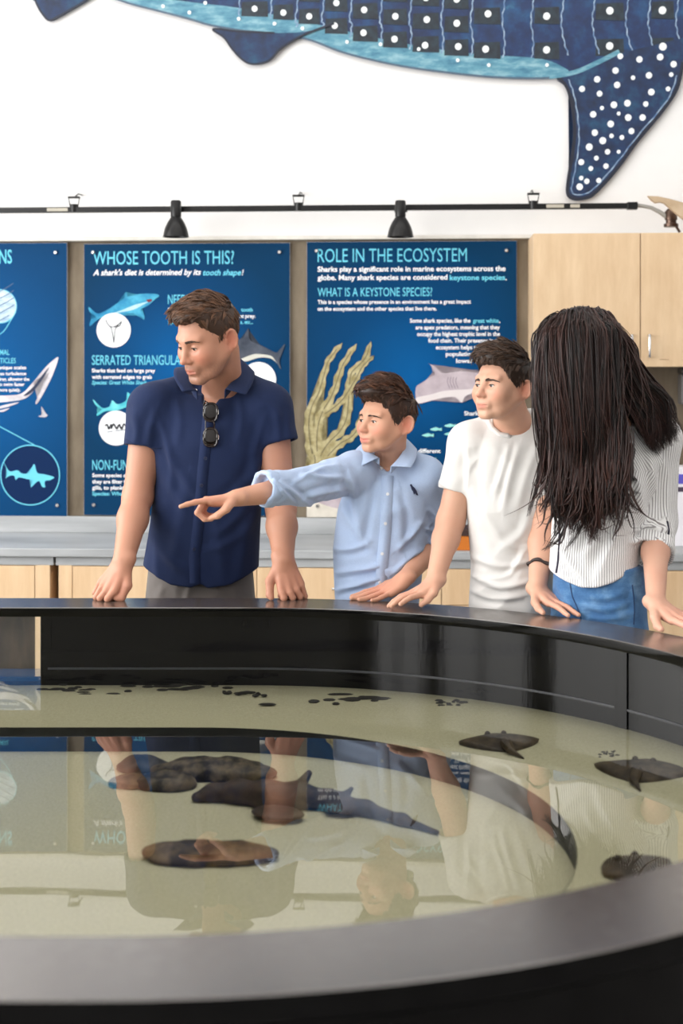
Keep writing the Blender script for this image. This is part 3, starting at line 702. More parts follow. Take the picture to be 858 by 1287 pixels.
def sculpt(prims, h, B=20, smooth=1):
    U = [p for p in prims if p.op == 'u']
    lo = np.min([p.c-p.r-p.k for p in U], 0)-3*h; hi = np.max([p.c+p.r+p.k for p in U], 0)+3*h
    nb = np.ceil((hi-lo)/(h*B)).astype(int)
    g = vdb.FloatGrid(4*h)
    ii = np.stack(np.meshgrid(*[np.arange(B)]*3, indexing='ij'), -1).reshape(-1, 3)
    half_d = math.sqrt(3)*B*h/2
    for b in np.ndindex(*nb):
        b = np.array(b); c = lo+(b*B+(B-1)/2)*h
        near = [p for p in prims if np.linalg.norm(p.c-c) < p.r+half_d+p.k+2*h]
        un = [p for p in near if p.op == 'u']
        if not un: continue
        dc = min(p.fn(c[None])[0]-p.k for p in un)
        if dc > half_d*1.6: continue
        d = field(near, lo+(b*B+ii)*h)
        if d.min() > 3*h: continue
        g.copyFromArray(np.clip(d, -4*h, 4*h).astype(np.float32).reshape(B, B, B), ijk=tuple(int(x) for x in b*B))
    V, Q = g.convertToQuads(0.0)
    V = V.astype(float)*h+lo
    # orientation: quads wind so that normals point outwards
    q = Q[::max(1, len(Q)//300)]; nrm = np.cross(V[q[:, 2]]-V[q[:, 0]], V[q[:, 3]]-V[q[:, 1]]); ctr = V[q].mean(1)
    e = h*0.7; nn = nrm/(np.linalg.norm(nrm, axis=1, keepdims=True)+1e-12)
    if np.mean(field(prims, ctr+nn*e)-field(prims, ctr-nn*e)) < 0: Q = Q[:, ::-1]
    for _ in range(smooth):
        E = np.concatenate([Q[:, [0, 1]], Q[:, [1, 2]], Q[:, [2, 3]], Q[:, [3, 0]]])
        cnt = np.bincount(E[:, 0], minlength=len(V))+1e-9
        A = np.stack([np.bincount(E[:, 0], weights=V[E[:, 1], i], minlength=len(V)) for i in range(3)], 1)/cnt[:, None]
        V = 0.5*V+0.5*A
    return V, Q
def vnormals(V, Q):
    n = np.cross(V[Q[:, 2]]-V[Q[:, 0]], V[Q[:, 3]]-V[Q[:, 1]]); N = np.zeros_like(V)
    for i in range(4): 
        for a in range(3): N[:, a] += np.bincount(Q[:, i], weights=n[:, a], minlength=len(V))
    return N/(np.linalg.norm(N, axis=1, keepdims=True)+1e-12)
def set_attr(me, name, vals):
    if vals.ndim == 2:
        a = me.attributes.new(name, 'FLOAT_COLOR', 'POINT')
        a.data.foreach_set('color', np.concatenate([vals, np.ones((len(vals), 1))], 1).astype(np.float32).ravel())
    else:
        a = me.attributes.new(name, 'FLOAT', 'POINT'); a.data.foreach_set('value', vals.astype(np.float32))
def bvh_of(V, Q): return BVHTree.FromPolygons([tuple(v) for v in V], [tuple(int(i) for i in q) for q in Q])
def wav(P, seed, f):
    """cheap smooth noise from a few sines"""
    r = np.random.default_rng(seed); s = 0
    for i in range(6):
        w = r.normal(size=3); w = w/np.linalg.norm(w)*f*(0.6+r.random()*1.2)
        s = s+np.sin(P@w+r.random()*6.28)
    return s/6
def fold(pts, amp, w):
    """a raised (or, amp<0, sunken) crease along a line"""
    pts = [np.asarray(p, float) for p in pts]
    ctr = np.mean(pts, 0); r = max(np.linalg.norm(p-ctr) for p in pts)+3*w
    segs = list(zip(pts, pts[1:]))
    def fn(P):
        m = np.full(len(P), 9.0)
        for a, b in segs:
            ba = b-a; pa = P-a; t = np.clip((pa@ba)/(ba@ba+1e-12), 0, 1)
            m = np.minimum(m, np.linalg.norm(pa-t[:, None]*ba, axis=1))
        return -amp*np.exp(-(m/w)**2)
    return Prim(fn, ctr, r, 0.0, 'd')
def ripple(c, r, seed, f, amp, stretch=(1, 1, 1)):
    c = np.asarray(c, float); st = np.asarray(stretch, float)
    def fn(P):
        m = np.clip(1-np.linalg.norm(P-c, axis=1)/r, 0, 1); m = m*m*(3-2*m)
        v = wav((P-c)*st, seed, f)
        return -amp*1.7*m*(1-2*np.abs(v))
    return Prim(fn, c, r, 0.0, 'd')

# ---------------------------------------------------- heads and hands
def head_prims(jaw=1.0, nose=1.0, child=0.0, mouth_open=0.0, eye=1.0, ear=1.0, smile=0.0):
    E = []; ch = child
    E += [ell((0, .010, .038), (.0745, .089, .086), .01), ell((0, -.012, .03), (.068, .078, .07), .02)]
    E += [ell((0, -.03, -.03), (.060*jaw, .064, .078), .03)]
    for s in (1, -1): E += [cone((s*.055*jaw, -.002, -.035), (s*(.038-.005*ch)*jaw, -.05, -.083+.004*ch), .018-.002*ch, .016-.003*ch, .03)]
    E += [cone((-.013+.005*ch, -.077+.002*ch, -.097+.003*ch), (.013-.005*ch, -.077+.002*ch, -.097+.003*ch), .0175-.001*ch, .0175-.001*ch, .025)]
    for s in (1, -1):
        E += [ell((s*.040, -.062, -.024), (.026+.004*child, .026, .026+.006*child), .025)]          # cheek
        E += [cone((s*.012, -.091, .027), (s*.046, -.074, .028), .0085-.002*child, .0075, .016)]    # brow
        E += [ell((s*.0315, -.096, .0035), (.0165, .016, .0115), .010, 's')]                        # eye socket
        E += [ell((s*.031, -.0755, .0035), (.0150, .0150, .0140), .004)]                            # lids
        E += [ell((s*.031, -.0915, .0015), (.0118, .0085, (.0042+.0008*child)*eye), .002, 's')]           # the open eye
    nl = .118*nose if not child else .1135
    E += [cone((0, -.0895, .014), (0, -.105, -.022), .0078, .0095, .012), ell((0, -.1055-.006*nose, -.030), (.0118, .0115, .0098), .010)]
    for s in (1, -1):
        E += [ell((s*.0118*nose, -.1005, -.0335), (.0078, .0095, .0072), .007), ell((s*.006, -.1045, -.0405), (.0032, .0045, .0028), .002, 's')]
    E += [ell((0, -.088, -.062), (.027, .0145, .021), .015)]                                        # mouth mound
    for s in (1, -1):
        E += [cone((0, -.0985, -.0612), (s*.0215, -.0895, -.0655+.005*smile), .0036, .0022, .006), cone((0, -.0965, -.0730), (s*.018, -.0885, -.0680+.004*smile), .0046, .0024, .006)]
        E += [cone((0, -.1055, -.0668), (s*(.0225+.002*smile), -.0935, -.0672+.006*smile), .0024+.0022*mouth_open, .0014, .002, 's')]
    E += [ell((0, -.098, -.0845), (.016, .006, .004), .008, 's')]
    for s in (1, -1):                                                                               # ears
        R = rotm(-s*rad(26+8*(ear-1)/.3), rad(-8), 0); m = 1+(ear-1)*.45
        e0 = np.array([s*.0765, .018+.006*(ear-1)/.3, -.002])
        E += [ell(e0, (.0065, .0185*ear, .0315*m), .006, 'u', R)]
        E += [cone(e0+R@np.array([s*.002, -.004, -.030*m]), e0+R@np.array([s*.001, .002, -.022]), .0065, .006, .006)]
        E += [ell(e0+R@np.array([s*.010, -.002, .004]), (.0075, .0105*ear, .0195*m), .004, 's', R)]
        rr = [e0+R@np.array([s*.0055, .0150*ear*math.sin(t), .0275*m*math.cos(t)]) for t in np.linspace(-1.2, 2.6, 9)]
        E += chain(rr, [.0036]*9, .003)
        E += [ell(e0+R@np.array([s*.006, -.013*ear, -.003]), (.004, .0045, .0075), .004)]
    return E
def ease(x, a, b): t = np.clip((x-a)/(b-a), 0, 1); return t*t*(3-2*t)
def gauss(q, c, r): return np.exp(-np.sum(((q-np.asarray(c))/np.asarray(r))**2, axis=1))
def face_color(q, base, lip, pink, stubble=0.0):
    n = len(q); C = np.tile(np.array(base), (n, 1))
    def blend(m, col): C[:] = C*(1-m[:, None])+np.array(col)[None]*m[:, None]
    qa = np.abs(q[:, 0])[:, None]; qs = np.concatenate([qa, q[:, 1:]], 1)
    blend(0.55*gauss(qs, (.043, -.075, -.028), (.02, .03, .018)), pink)
    blend(0.5*gauss(qs, (0, -.115, -.033), (.014, .02, .013)), pink)
    blend(0.65*gauss(qs, (.08, .02, -.002), (.012, .03, .036)), pink)
    blend(0.35*gauss(qs, (.031, -.085, -.009), (.016, .02, .006)), tuple(np.array(pink)*.75))
    if stubble:
        m = ease(-q[:, 2], .040, .062)*ease(-q[:, 1], -.03, .01)
        m *= 1-gauss(qs, (.045, -.07, -.035), (.02, .03, .016))
        m *= 1-0.6*ease(-q[:, 2], .105, .13)
        blend(stubble*m*(0.75+0.25*wav(q, 3, 900)), srgb(98, 74, 60))
        m2 = gauss(qs, (0, -.1, -.052), (.02, .02, .006)); blend(stubble*.8*m2, srgb(98, 74, 60))
    ml = np.exp(-((q[:, 2]+.0668)/.0095)**4)*np.exp(-(q[:, 0]/.0215)**6)*ease(-q[:, 1], .085, .09)
    blend(0.72*ml, lip)
    return C
def hand(w, y, z, side, sc=1.0, curls=None, spread=(8, 1, -6, -13), thumb=None, zmin=None, tw=None):
    """w wrist, y finger direction, z back-of-hand direction, side +1 left hand / -1 right hand; curls: 3 joint angles for each finger"""
    y = unit(y); z = unit(np.asarray(z, float)-y*(np.asarray(z, float)@y)); x = side*np.cross(y, z)
    M = np.stack([x, y, z], 1); w = np.asarray(w, float)
    curls = curls or [(10, 15, 10)]*4
    def W(p, r):
        p = w+sc*(M@np.asarray(p, float))
        if zmin is not None: p[2] = max(p[2], zmin+r*sc*0.9)
        return p
    mcp = [(.030, .090, .0), (.0095, .095, .003), (-.0115, .090, .001), (-.031, .080, -.004)]
    ln = [(.043, .026, .021), (.048, .030, .022), (.044, .028, .022), (.034, .021, .020)]
    rd = [(.0100, .0088, .0080, .0068)]*3+[(.0088, .0077, .0070, .006)]
    out = [cone(W((.012, -.015, 0), .02), W((.014, .02, 0), .02), .0185*sc, .0175*sc, .012*sc), cone(W((-.010, -.015, 0), .02), W((-.014, .02, -.003), .02), .0175*sc, .0165*sc, .012*sc)]
    for m in mcp: out.append(cone(W((m[0]*.55, .018, m[2]-.004), .016), W((m[0], m[1]-.006, m[2]-.003), .0125), .0165*sc, .0118*sc, .009*sc))
    out.append(ell(W((0, .055, -.012), .014), (.028*sc, .035*sc, .010*sc), .012*sc, 'u', M))
    for i, m in enumerate(mcp):
        p = np.array(m); pts = [W(p, rd[i][0])]; a = 0; sp = rad(spread[i])
        for L, c in zip(ln[i], curls[i]):
            a += rad(c); p = p+L*np.array([math.sin(sp)*math.cos(a), math.cos(sp)*math.cos(a), -math.sin(a)]); pts.append(W(p, rd[i][2]))
        out += chain(pts, [r*sc for r in rd[i]], .003*sc)
    t = thumb or [(.052, .048, -.014), (.066, .078, -.018), (.070, .104, -.020)]
    pts = [W((.018, .014, -.006), .013)]+[W(p, .0085) for p in t]
    out += chain(pts, [.0165*sc, .0128*sc, .0105*sc, .0080*sc], .006*sc)
    return out
# ------------------------------------------------------------------ the touch tank
TC = (-.27, 2.80); TL = -2.1                          # centre of the round end, centre of the far end of the oval
def oval(R, n=64, z=0.0, c=TC, xl=TL):
    P = [(c[0]+R*math.cos(a), c[1]+R*math.sin(a)) for a in np.linspace(-math.pi/2, math.pi/2, n)]
    m = 24
    P += [(c[0]+(xl-c[0])*t, c[1]+R) for t in np.linspace(0, 1, m)[1:-1]]
    P += [(xl+R*math.cos(a), c[1]+R*math.sin(a)) for a in np.linspace(math.pi/2, 3*math.pi/2, n//2)]
    P += [(xl+(c[0]-xl)*t, c[1]-R) for t in np.linspace(0, 1, m)[1:-1]]
    return np.array(P)
def ring_mesh(name, rows, mat, parent, sel=None, smooth=True, **kw):
    """rows: (radius, z) profile swept round the oval; sel limits which steps of the outline are kept"""
    rings = [np.concatenate([oval(R), np.full((len(oval(R)), 1), z)], 1) for R, z in rows]; n = len(rings[0]); V = np.concatenate(rings); Q = []
    for k in range(len(rows)-1):
        for i in range(n):
            j = (i+1) % n
            if sel is None or sel(rings[0][i], rings[0][j]): Q.append((k*n+i, k*n+j, (k+1)*n+j, (k+1)*n+i))
    me = np_mesh(name, V-np.array([TC[0], TC[1], 0]), np.array(Q), smooth)
    bm = bmesh.new(); bm.from_mesh(me); bmesh.ops.delete(bm, geom=[v for v in bm.verts if not v.link_faces], context='VERTS'); bmesh.ops.recalc_face_normals(bm, faces=bm.faces); bm.to_mesh(me); bm.free()
    if smooth: me.set_sharp_from_angle(angle=math.radians(35))
    return link(name, me, mat, parent)
t = NT('black_laminate'); f = t.noise(45, 5, .6); t.set(col=srgb(72, 65, 60), rough=t.ramp(f, [(.3, (.16, .16, .16)), (.7, (.24, .24, .24))]), ior=2.5, spec=.5); RIMM = t.m
t = NT('black_acrylic'); f = t.noise(70, 5, .7); t.set(col=srgb(5, 5, 6), rough=.06, spec=.24); t.bump(t.noise(16, 6, .7, stretch=(1.6, 1.6, .25)), .07, .004); WALLM = t.m
t = NT('tank_outside'); t.set(col=srgb(8, 8, 9), rough=.35, spec=.3); SKIRT = t.m
SANDC = mottled('wet_sand', srgb(186, 182, 154), srgb(214, 210, 184), 190, .9, .4, None, 6, .25, .75)
DARKSTEP = mottled('dark_pool_wall', srgb(30, 34, 44), srgb(46, 50, 60), 12, .5)
tank = empty('touch_tank', (TC[0], TC[1], 0), 0, 'black oval touch tank with a broad flat rim, filled with clear water', 'touch tank')
RI, RO = 1.155, 1.325
ring_mesh('rim', [(RI-.0003, RIM_Z-.0015), (RI+.0015, RIM_Z), (RO-.0015, RIM_Z), (RO+.0003, RIM_Z-.0015)], RIMM, tank)
ring_mesh('rim_edge', [(RO, RIM_Z-.0012), (RO, RIM_Z-.030), (RO-.005, RIM_Z-.036), (RI+.004, RIM_Z-.026), (RI, RIM_Z-.020), (RI, RIM_Z-.0012)], WALLM, tank)
WI, WO = 1.205, 1.265
GX0, GX1 = -1.95, J(53, 470, 4.02)[0]
gap = lambda a, b: min(a[0], b[0]) > GX0 and max(a[0], b[0]) < GX1+.02 and a[1] > TC[1]+.5
SILL = .655
ring_mesh('lower_wall', [(WI, .40), (WI, SILL), (WO, SILL)], WALLM, tank)
ring_mesh('skirt', [(WO+.001, RIM_Z-.03 if False else SILL), (WO+.001, .0)], SKIRT, tank)
ring_mesh('upper_wall', [(WI, SILL), (WI, RIM_Z-.028), (WO, RIM_Z-.028), (WO, SILL)], WALLM, tank, lambda a, b: not gap(a, b))
def acrylic():
    t = NT('clear_acrylic'); n = t.n; tr = t.new('ShaderNodeBsdfTransparent'); tr.inputs[0].default_value = (.93, .96, .97, 1); gl = t.new('ShaderNodeBsdfGlossy'); gl.inputs['Roughness'].default_value = .02
    fr = t.new('ShaderNodeFresnel'); fr.inputs[0].default_value = 1.45; mx = t.new('ShaderNodeMixShader'); t.l(fr.outputs[0], mx.inputs[0]); t.l(tr.outputs[0], mx.inputs[1]); t.l(gl.outputs[0], mx.inputs[2]); t.l(mx.outputs[0], t.out.inputs[0])
    b = MB(); b.box(GX0-.02-TC[0], GX1-TC[0], WI+.01, WI+.04, SILL, RIM_Z-.02); b.done('viewing_window', t.m, tank)
    b = MB(); b.box(GX1-.002-TC[0], GX1+.03-TC[0], WI-.0006, WO+.001, SILL-.15, RIM_Z-.027, .002); b.done('window_post', WALLM, tank)
acrylic()
def seam():
    a = math.atan2(3.60-TC[1], J(826, 860, 3.58)[0]-TC[0]); c, s = math.cos(a), math.sin(a)
    b = MB(); R = WI-.004; tx, ty = -s, c; pts = []
    for rr in (R, R+.02):
        for w in (-.020, .020): pts.append((c*rr+tx*w, s*rr+ty*w))
    z0, z1 = .45, RIM_Z-.027
    v = [b.bm.verts.new((*p, z)) for z in (z0, z1) for p in pts]
    for f_ in ((0, 1, 3, 2), (4, 6, 7, 5), (0, 4, 5, 1), (1, 5, 7, 3), (3, 7, 6, 2), (2, 6, 4, 0)): b.bm.faces.new([v[i] for i in f_])
    b.done('joint_strip', WALLM, tank)
seam()
ring_mesh('waterline_trim', [(WI-.003, WATER_Z-.002), (WI-.003, WATER_Z+.003), (WI+.002, WATER_Z+.003)], plain('waterline_grey', srgb(44, 46, 50), .3), tank, lambda a, b: not gap(a, b))
# sand shelf with the sunken pool
SH_Z, PO_Z = WATER_Z-.047, WATER_Z-.105
PC, PL, PR = (-.36, 2.72), -2.0, .80
def sand():
    A = np.concatenate([oval(WI), np.full((len(oval(WI)), 1), SH_Z)], 1); n = len(A)
    rows = [A]
    in0 = oval(PR, c=PC, xl=PL)
    for f in (.33, .66, 1.0):
        B = A.copy(); B[:, :2] = A[:, :2]*(1-f)+in0*f; B[:, 2] = SH_Z+(.004*np.sin(B[:, 0]*7+B[:, 1]*5) if f < 1 else 0); rows.append(B)
    V = np.concatenate(rows); Q = [(k*n+i, k*n+(i+1) % n, (k+1)*n+(i+1) % n, (k+1)*n+i) for k in range(3) for i in range(n)]
    o0 = np.array([TC[0], TC[1], 0]); me = np_mesh('sand_shelf', V-o0, np.array(Q))
    s = link('sand_shelf', me, SANDC, None, (TC[0], TC[1], 0)); tag(s, 'pale sand shelf around the sunken pool in the touch tank', 'sand', kind='stuff')
    fl = np.concatenate([in0*1.0, np.full((n, 1), PO_Z)], 1)
    b = MB(); vs = [b.bm.verts.new(p-o0) for p in fl]; b.bm.faces.new(vs); s = b.done('sand_floor', SANDC, None, (TC[0], TC[1], 0)); tag(s, 'pale sand covering the floor of the sunken pool', 'sand', kind='stuff')
    st = np.concatenate([np.concatenate([in0, np.full((n, 1), z)], 1) for z in (PO_Z-.01, SH_Z+.002)])
    me = np_mesh('pool_wall', st-o0, np.array([(i, (i+1) % n, n+(i+1) % n, n+i) for i in range(n)])); link('pool_wall', me, DARKSTEP, tank)
sand()
def water():
    t = NT('clear_water'); tr = t.new('ShaderNodeBsdfTransparent'); tr.inputs[0].default_value = (.97, .98, .95, 1); gl = t.new('ShaderNodeBsdfGlossy'); gl.inputs['Roughness'].default_value = .012
    fr = t.new('ShaderNodeFresnel'); fr.inputs[0].default_value = 1.62; mx = t.new('ShaderNodeMixShader'); nz = t.noise(5, 2, .5, 'Object')
    bp = t.new('ShaderNodeBump'); bp.inputs['Strength'].default_value = .05; bp.inputs['Distance'].default_value = .004; t.l(nz, bp.inputs['Height']); t.l(bp.outputs[0], gl.inputs['Normal'])
    t.l(fr.outputs[0], mx.inputs[0]); t.l(tr.outputs[0], mx.inputs[1]); t.l(gl.outputs[0], mx.inputs[2]); t.l(mx.outputs[0], t.out.inputs[0])
    P = oval(WI-.0015); b = MB(); vs = [b.bm.verts.new((x-TC[0], y-TC[1], 0)) for x, y in P]; b.bm.faces.new(vs)
    o = b.done('water', t.m, None, (TC[0], TC[1], WATER_Z)); tag(o, 'still clear water mirroring the wall and people in the touch tank', 'water', kind='stuff')
water()

# ---- creatures and stones under the water
def under(px, py, z):
    d = F*(HC-z)/(py-HY); return np.array([(px-CX)*d/F, d, z])
def skin_tex(name, a, b, sc=30): return mottled(name, srgb(*a), srgb(*b), sc, .6, .3, None, 7, .42, .64)
RAYM = skin_tex('brown_ray_skin', (50, 40, 32), (92, 78, 62), 34); SHARKM = skin_tex('brown_shark_skin', (46, 34, 28), (82, 64, 50), 26); STONED = skin_tex('dark_stone', (26, 22, 18), (120, 106, 86), 26); STONEB = skin_tex('brown_stone', (50, 40, 30), (124, 102, 74), 22); STONES = skin_tex('slate_stone', (34, 36, 42), (74, 74, 76), 18)
def stone(px, py, rx, ry, rz, mat, label, z=PO_Z, yaw=0, seed=1, lumps=5):
    c = under(px, py, z); o_r = np.random.default_rng(seed)
    pr = [ell((0, 0, rz*.35), (rx, ry, rz), .02)]
    for i in range(lumps): pr.append(ell((o_r.uniform(-.6, .6)*rx, o_r.uniform(-.5, .5)*ry, rz*o_r.uniform(.2, .7)), (rx*o_r.uniform(.3, .55), ry*o_r.uniform(.4, .6), rz*o_r.uniform(.5, .8)), .015))
    pr += [ripple((0, 0, rz*.5), max(rx, ry)*1.6, seed, 90, .004), half((0, 0, .0), (0, 0, -1), .004)]
    V, Q = sculpt(pr, max(rx, ry)/26, smooth=1); V = V@rotm(rad(yaw)).T
    o = link('stone', np_mesh('stone', V, Q), mat, None, tuple(c)); tag(o, label, 'stone', 'stones on the pool floor')
stone(180, 966, .062, .045, 0.018, STONES, 'small slate blue stone at the back left of the stone cluster', seed=2)
stone(166, 987, .050, .035, 0.012, STONEB, 'small brown stone at the front left of the stone cluster', seed=3)
stone(209, 989, .070, .045, 0.018, STONED, 'rounded dark stone at the front of the stone cluster', seed=4)
stone(268, 975, .150, .055, 0.025, STONED, 'large dark stone with pale flecks, the biggest of the cluster', yaw=-6, seed=5, lumps=8)
stone(268, 1081, .125, .045, 0.020, STONEB, 'elongated brown stone lying nearest on the pool sand', yaw=4, seed=6, lumps=8)
def ray(px, py, z, w, l, yaw, label, tail=.16, pitch=0):
    c = under(px, py, z); n = 36; V = [(0, 0, .022)]; Q = []
    rings = 6
    for k in range(1, rings+1):
        f = k/rings
        for i in range(n):
            a = 2*math.pi*i/n; x, y = math.cos(a), math.sin(a)
            r = 1/(abs(x)**1.35+abs(y)**1.35)**(1/1.35)                 # rounded diamond
            hz = .019*(1-f**1.5)+.003+.003*(1+math.sin(2*a+1))*f
            V.append((x*r*w*f, y*r*l*f, hz))
    F_ = [(0, 1+i, 1+(i+1) % n) for i in range(n)]
    for k in range(rings-1):
        for i in range(n): F_.append((1+k*n+i, 1+(k+1)*n+i, 1+(k+1)*n+(i+1) % n, 1+k*n+(i+1) % n))
    base = len(V); V += [(v[0]*.98, v[1]*.98, .001) for v in V[1+(rings-1)*n:1+rings*n]]
    for i in range(n): F_.append((1+(rings-1)*n+i, base+i, base+(i+1) % n, 1+(rings-1)*n+(i+1) % n))
    F_.append(tuple(base+i for i in range(n))[::-1])
    r = empty('stingray', tuple(c), rad(yaw), label, 'stingray', 'rays resting on the sand')
    me = bpy.data.meshes.new('disc'); me.from_pydata(V, [], F_); me.polygons.foreach_set('use_smooth', np.ones(len(me.polygons), dtype=bool)); link('disc', me, RAYM, r)
    b = MB(); b.tube([(0, -l*.7, .02), (0, -l-.02, .012), (.008, -l-tail*.5, .008), (.02, -l-tail, .004)], [.014, .010, .006, .002], 8); b.done('tail', RAYM, r, smooth=True)
    for s in (-1, 1):
        b = MB(); b.sphere((s*.020, l*.40, .016), .007, 8); b.done('eye_bump', RAYM, r, smooth=True)
ray(627, 935, SH_Z, .098, .085, 8, 'brown diamond-shaped ray on the sand shelf right of centre', .06)
ray(806, 970, SH_Z, .105, .10, -20, 'dark ray on the sand at the right edge of the tank', .06)
ray(800, 1094, SH_Z, .075, .07, 30, 'faint brown ray near the near rim at the right', .04)
def cat_shark():
    c = under(372, 1012, PO_Z)
    P = lambda x, y, h=0.0: under(x, y, PO_Z)-c+np.array([0, 0, h])
    sp = [P(247, 1008, .010), P(268, 1006, .014), (P(300, 1008, .019)), P(335, 1013, .022), P(375, 1014, .021), P(415, 1017, .017), P(460, 1025, .013), P(505, 1037, .010), P(550, 1050, .006)]
    rs = [.012, .020, .027, .031, .029, .022, .016, .011, .005]
    pr = chain(sp, rs, .02)
    pr += [ell(P(349, 1029, .012), (.060, .042, .010), .012, 'u', rotm(rad(-25))), ell(P(322, 1003, .012), (.05, .032, .009), .012, 'u', rotm(rad(25)))]
    pr += [cone(P(372, 1012, .03), P(388, 1004, .056), .016, .008, .012), cone(P(430, 1019, .025), P(442, 1014, .040), .012, .005, .01)]
    pr += [ell(P(430, 1024, .012), (.04, .03, .008), .01), half((0, 0, -.0), (0, 0, -1), .003)]
    V, Q = sculpt(pr, .004); r = empty('small_shark', tuple(c), 0, 'small brown shark lying on the pool sand in front of the stones', 'shark')
    link('body', np_mesh('body', V, Q), SHARKM, r)
    b = MB(); b.sphere(P(262, 1008, .026), .004, 8); b.done('eye', plain('dark_eye', srgb(16, 14, 12), .1), r, smooth=True)
cat_shark()
def weed(px, py, rx, ry, seed, label):
    """a patch of dark debris on the sand shelf: a handful of small flakes in one mesh"""
    g = np.random.default_rng(seed); c = under(px, py, SH_Z); b = MB()
    for i in range(16):
        x, y = g.normal()*rx*.55, g.normal()*ry*.5; b.sphere((x, y, .002), 1.0, 4, (rx*g.uniform(.06, .26), ry*g.uniform(.08, .24), .004))
    o = b.done('debris', plain('dark_weed', srgb(44, 42, 40), .8), None, tuple(c), smooth=True); tag(o, label, 'seaweed', kind='stuff')
weed(442, 880, .15, .06, 1, 'long patch of dark weed at the middle of the sand shelf')
weed(215, 866, .12, .05, 2, 'scattered dark weed on the sand behind the stones')
weed(95, 868, .10, .04, 3, 'dark weed on the sand at the left near the window')
weed(310, 872, .06, .03, 4, 'small dark weed between the other patches')
weed(565, 885, .05, .04, 5, 'small dark weed left of the brown ray')
weed(765, 950, .03, .03, 6, 'tiny dark weed above the right ray')
# ------------------------------------------------------------------ materials of the people
def skin_mat():
    t = NT('skin'); at = t.new('ShaderNodeAttribute', attribute_name='Col')
    f = t.noise(60, 6, .6); f2 = t.noise(9, 3, .5)
    c = t.mix(t.ramp(f2, [(.35, (0, 0, 0)), (.7, (.22, .22, .22))]), at.outputs['Color'], (.52, .20, .13))
    t.set(col=c, rough=.48, spec=.35, sss=.05)
    t.b.inputs['Subsurface Radius'].default_value = (1, .35, .2); t.b.inputs['Subsurface Scale'].default_value = .008
    t.bump(f, .12, .002); return t.m
SKIN = skin_mat()
def fabric(name, col, var=.15, rough=.85, weave=900, sheen=.25, fine=None):
    t = NT(name); f = t.noise(14, 4, .6); w = t.noise(weave, 2, .5)
    c2 = tuple(x*(1-var) for x in col)
    c = t.mix(f, col, c2)
    if fine: c = t.mix(t.ramp(t.noise(fine[0], 2, .5, stretch=fine[2]), [(.4, (0, 0, 0)), (.62, (1, 1, 1))]), c, fine[1])
    t.set(col=c, rough=rough, sheen=sheen, spec=.2)
    mx = t.new('ShaderNodeMath', operation='MULTIPLY_ADD'); t.l(f, mx.inputs[0]); mx.inputs[1].default_value = 2.5; t.l(w, mx.inputs[2])
    t.bump(mx.outputs[0], .35, .0018); return t.m
NAVY = fabric('navy_cotton', srgb(29, 42, 76), .2, .85, 700, .04)
CHAMBRAY = fabric('blue_chambray', srgb(164, 186, 220), .12, .85, 900, .2, (1500, srgb(184, 202, 230), (1, 1, .5)))
WHITEKNIT = fabric('white_knit', srgb(222, 220, 217), .04, .9, 1100, .2)
def denim():
    t = NT('blue_denim'); f = t.noise(16, 5, .6); g = t.noise(1400, 2, .5, stretch=(1, 1, .4)); st = t.noise(30, 4, .6, stretch=(.25, .25, 1.6))
    base = t.ramp(f, [(.3, srgb(58, 98, 146)), (.5, srgb(84, 130, 178)), (.7, srgb(126, 168, 206))])
    base = t.mix(t.ramp(st, [(.45, (0, 0, 0)), (.7, (.55, .55, .55))]), base, srgb(48, 84, 130))
    t.set(col=t.mix(t.ramp(g, [(.4, (0, 0, 0)), (.62, (.5, .5, .5))]), base, srgb(52, 84, 124)), rough=.85, spec=.2, sheen=.15); t.bump(st, .4, .004); return t.m
DENIM = denim()
DENIMDARK = plain('dark_denim_seam', srgb(38, 66, 106), .85)
GREYTWILL = fabric('grey_twill', srgb(112, 106, 102), .2, .85, 900, .15)
DARKCOTTON = fabric('dark_cotton', srgb(60, 66, 80), .2, .85, 900, .15)
def stripes():
    t = NT('striped_cotton'); at = t.new('ShaderNodeAttribute', attribute_name='stripe')
    m = t.new('ShaderNodeMath', operation='FRACT'); t.l(at.outputs['Fac'], m.inputs[0])
    c = t.ramp(m.outputs[0], [(.0, srgb(245, 245, 245)), (.60, srgb(240, 240, 240)), (.68, srgb(158, 154, 156)), (.92, srgb(158, 154, 156)), (1.0, srgb(245, 245, 245))])
    t.set(col=c, rough=.85, sheen=.2, spec=.2); f = t.noise(40, 4, .6); t.bump(f, .3, .003); return t.m
STRIPED = stripes()
def hair_mat(name, dark, light, rough=.38):
    t = NT(name); at = t.new('ShaderNodeAttribute', attribute_name='shade')
    t.set(col=t.ramp(at.outputs['Fac'], [(.0, dark), (1.0, light)]), rough=rough, spec=.4)
    t.b.inputs['Anisotropic'].default_value = .5; return t.m
HAIR_MAN = hair_mat('brown_hair', srgb(42, 28, 21), srgb(118, 84, 62))
HAIR_BOY = hair_mat('dark_brown_hair', srgb(30, 19, 14), srgb(96, 62, 44))
HAIR_TEEN = hair_mat('umber_hair', srgb(30, 22, 18), srgb(88, 66, 52))
HAIR_WOMAN = hair_mat('espresso_hair', srgb(13, 8, 8), srgb(74, 44, 37), .40)
def eye_mat():
    t = NT('eye'); at = t.new('ShaderNodeAttribute', attribute_name='Col'); t.set(col=at.outputs['Color'], rough=.08, spec=.5); return t.m
EYE = eye_mat()
BUTTON = plain('pearl_button', srgb(225, 228, 232), .25)
DARKBUTTON = plain('navy_button', srgb(24, 32, 58), .3)
BLACKGLOSS = plain('tortoiseshell_black', srgb(28, 18, 15), .12)
THREAD = plain('dark_navy_thread', srgb(34, 30, 52), .8)

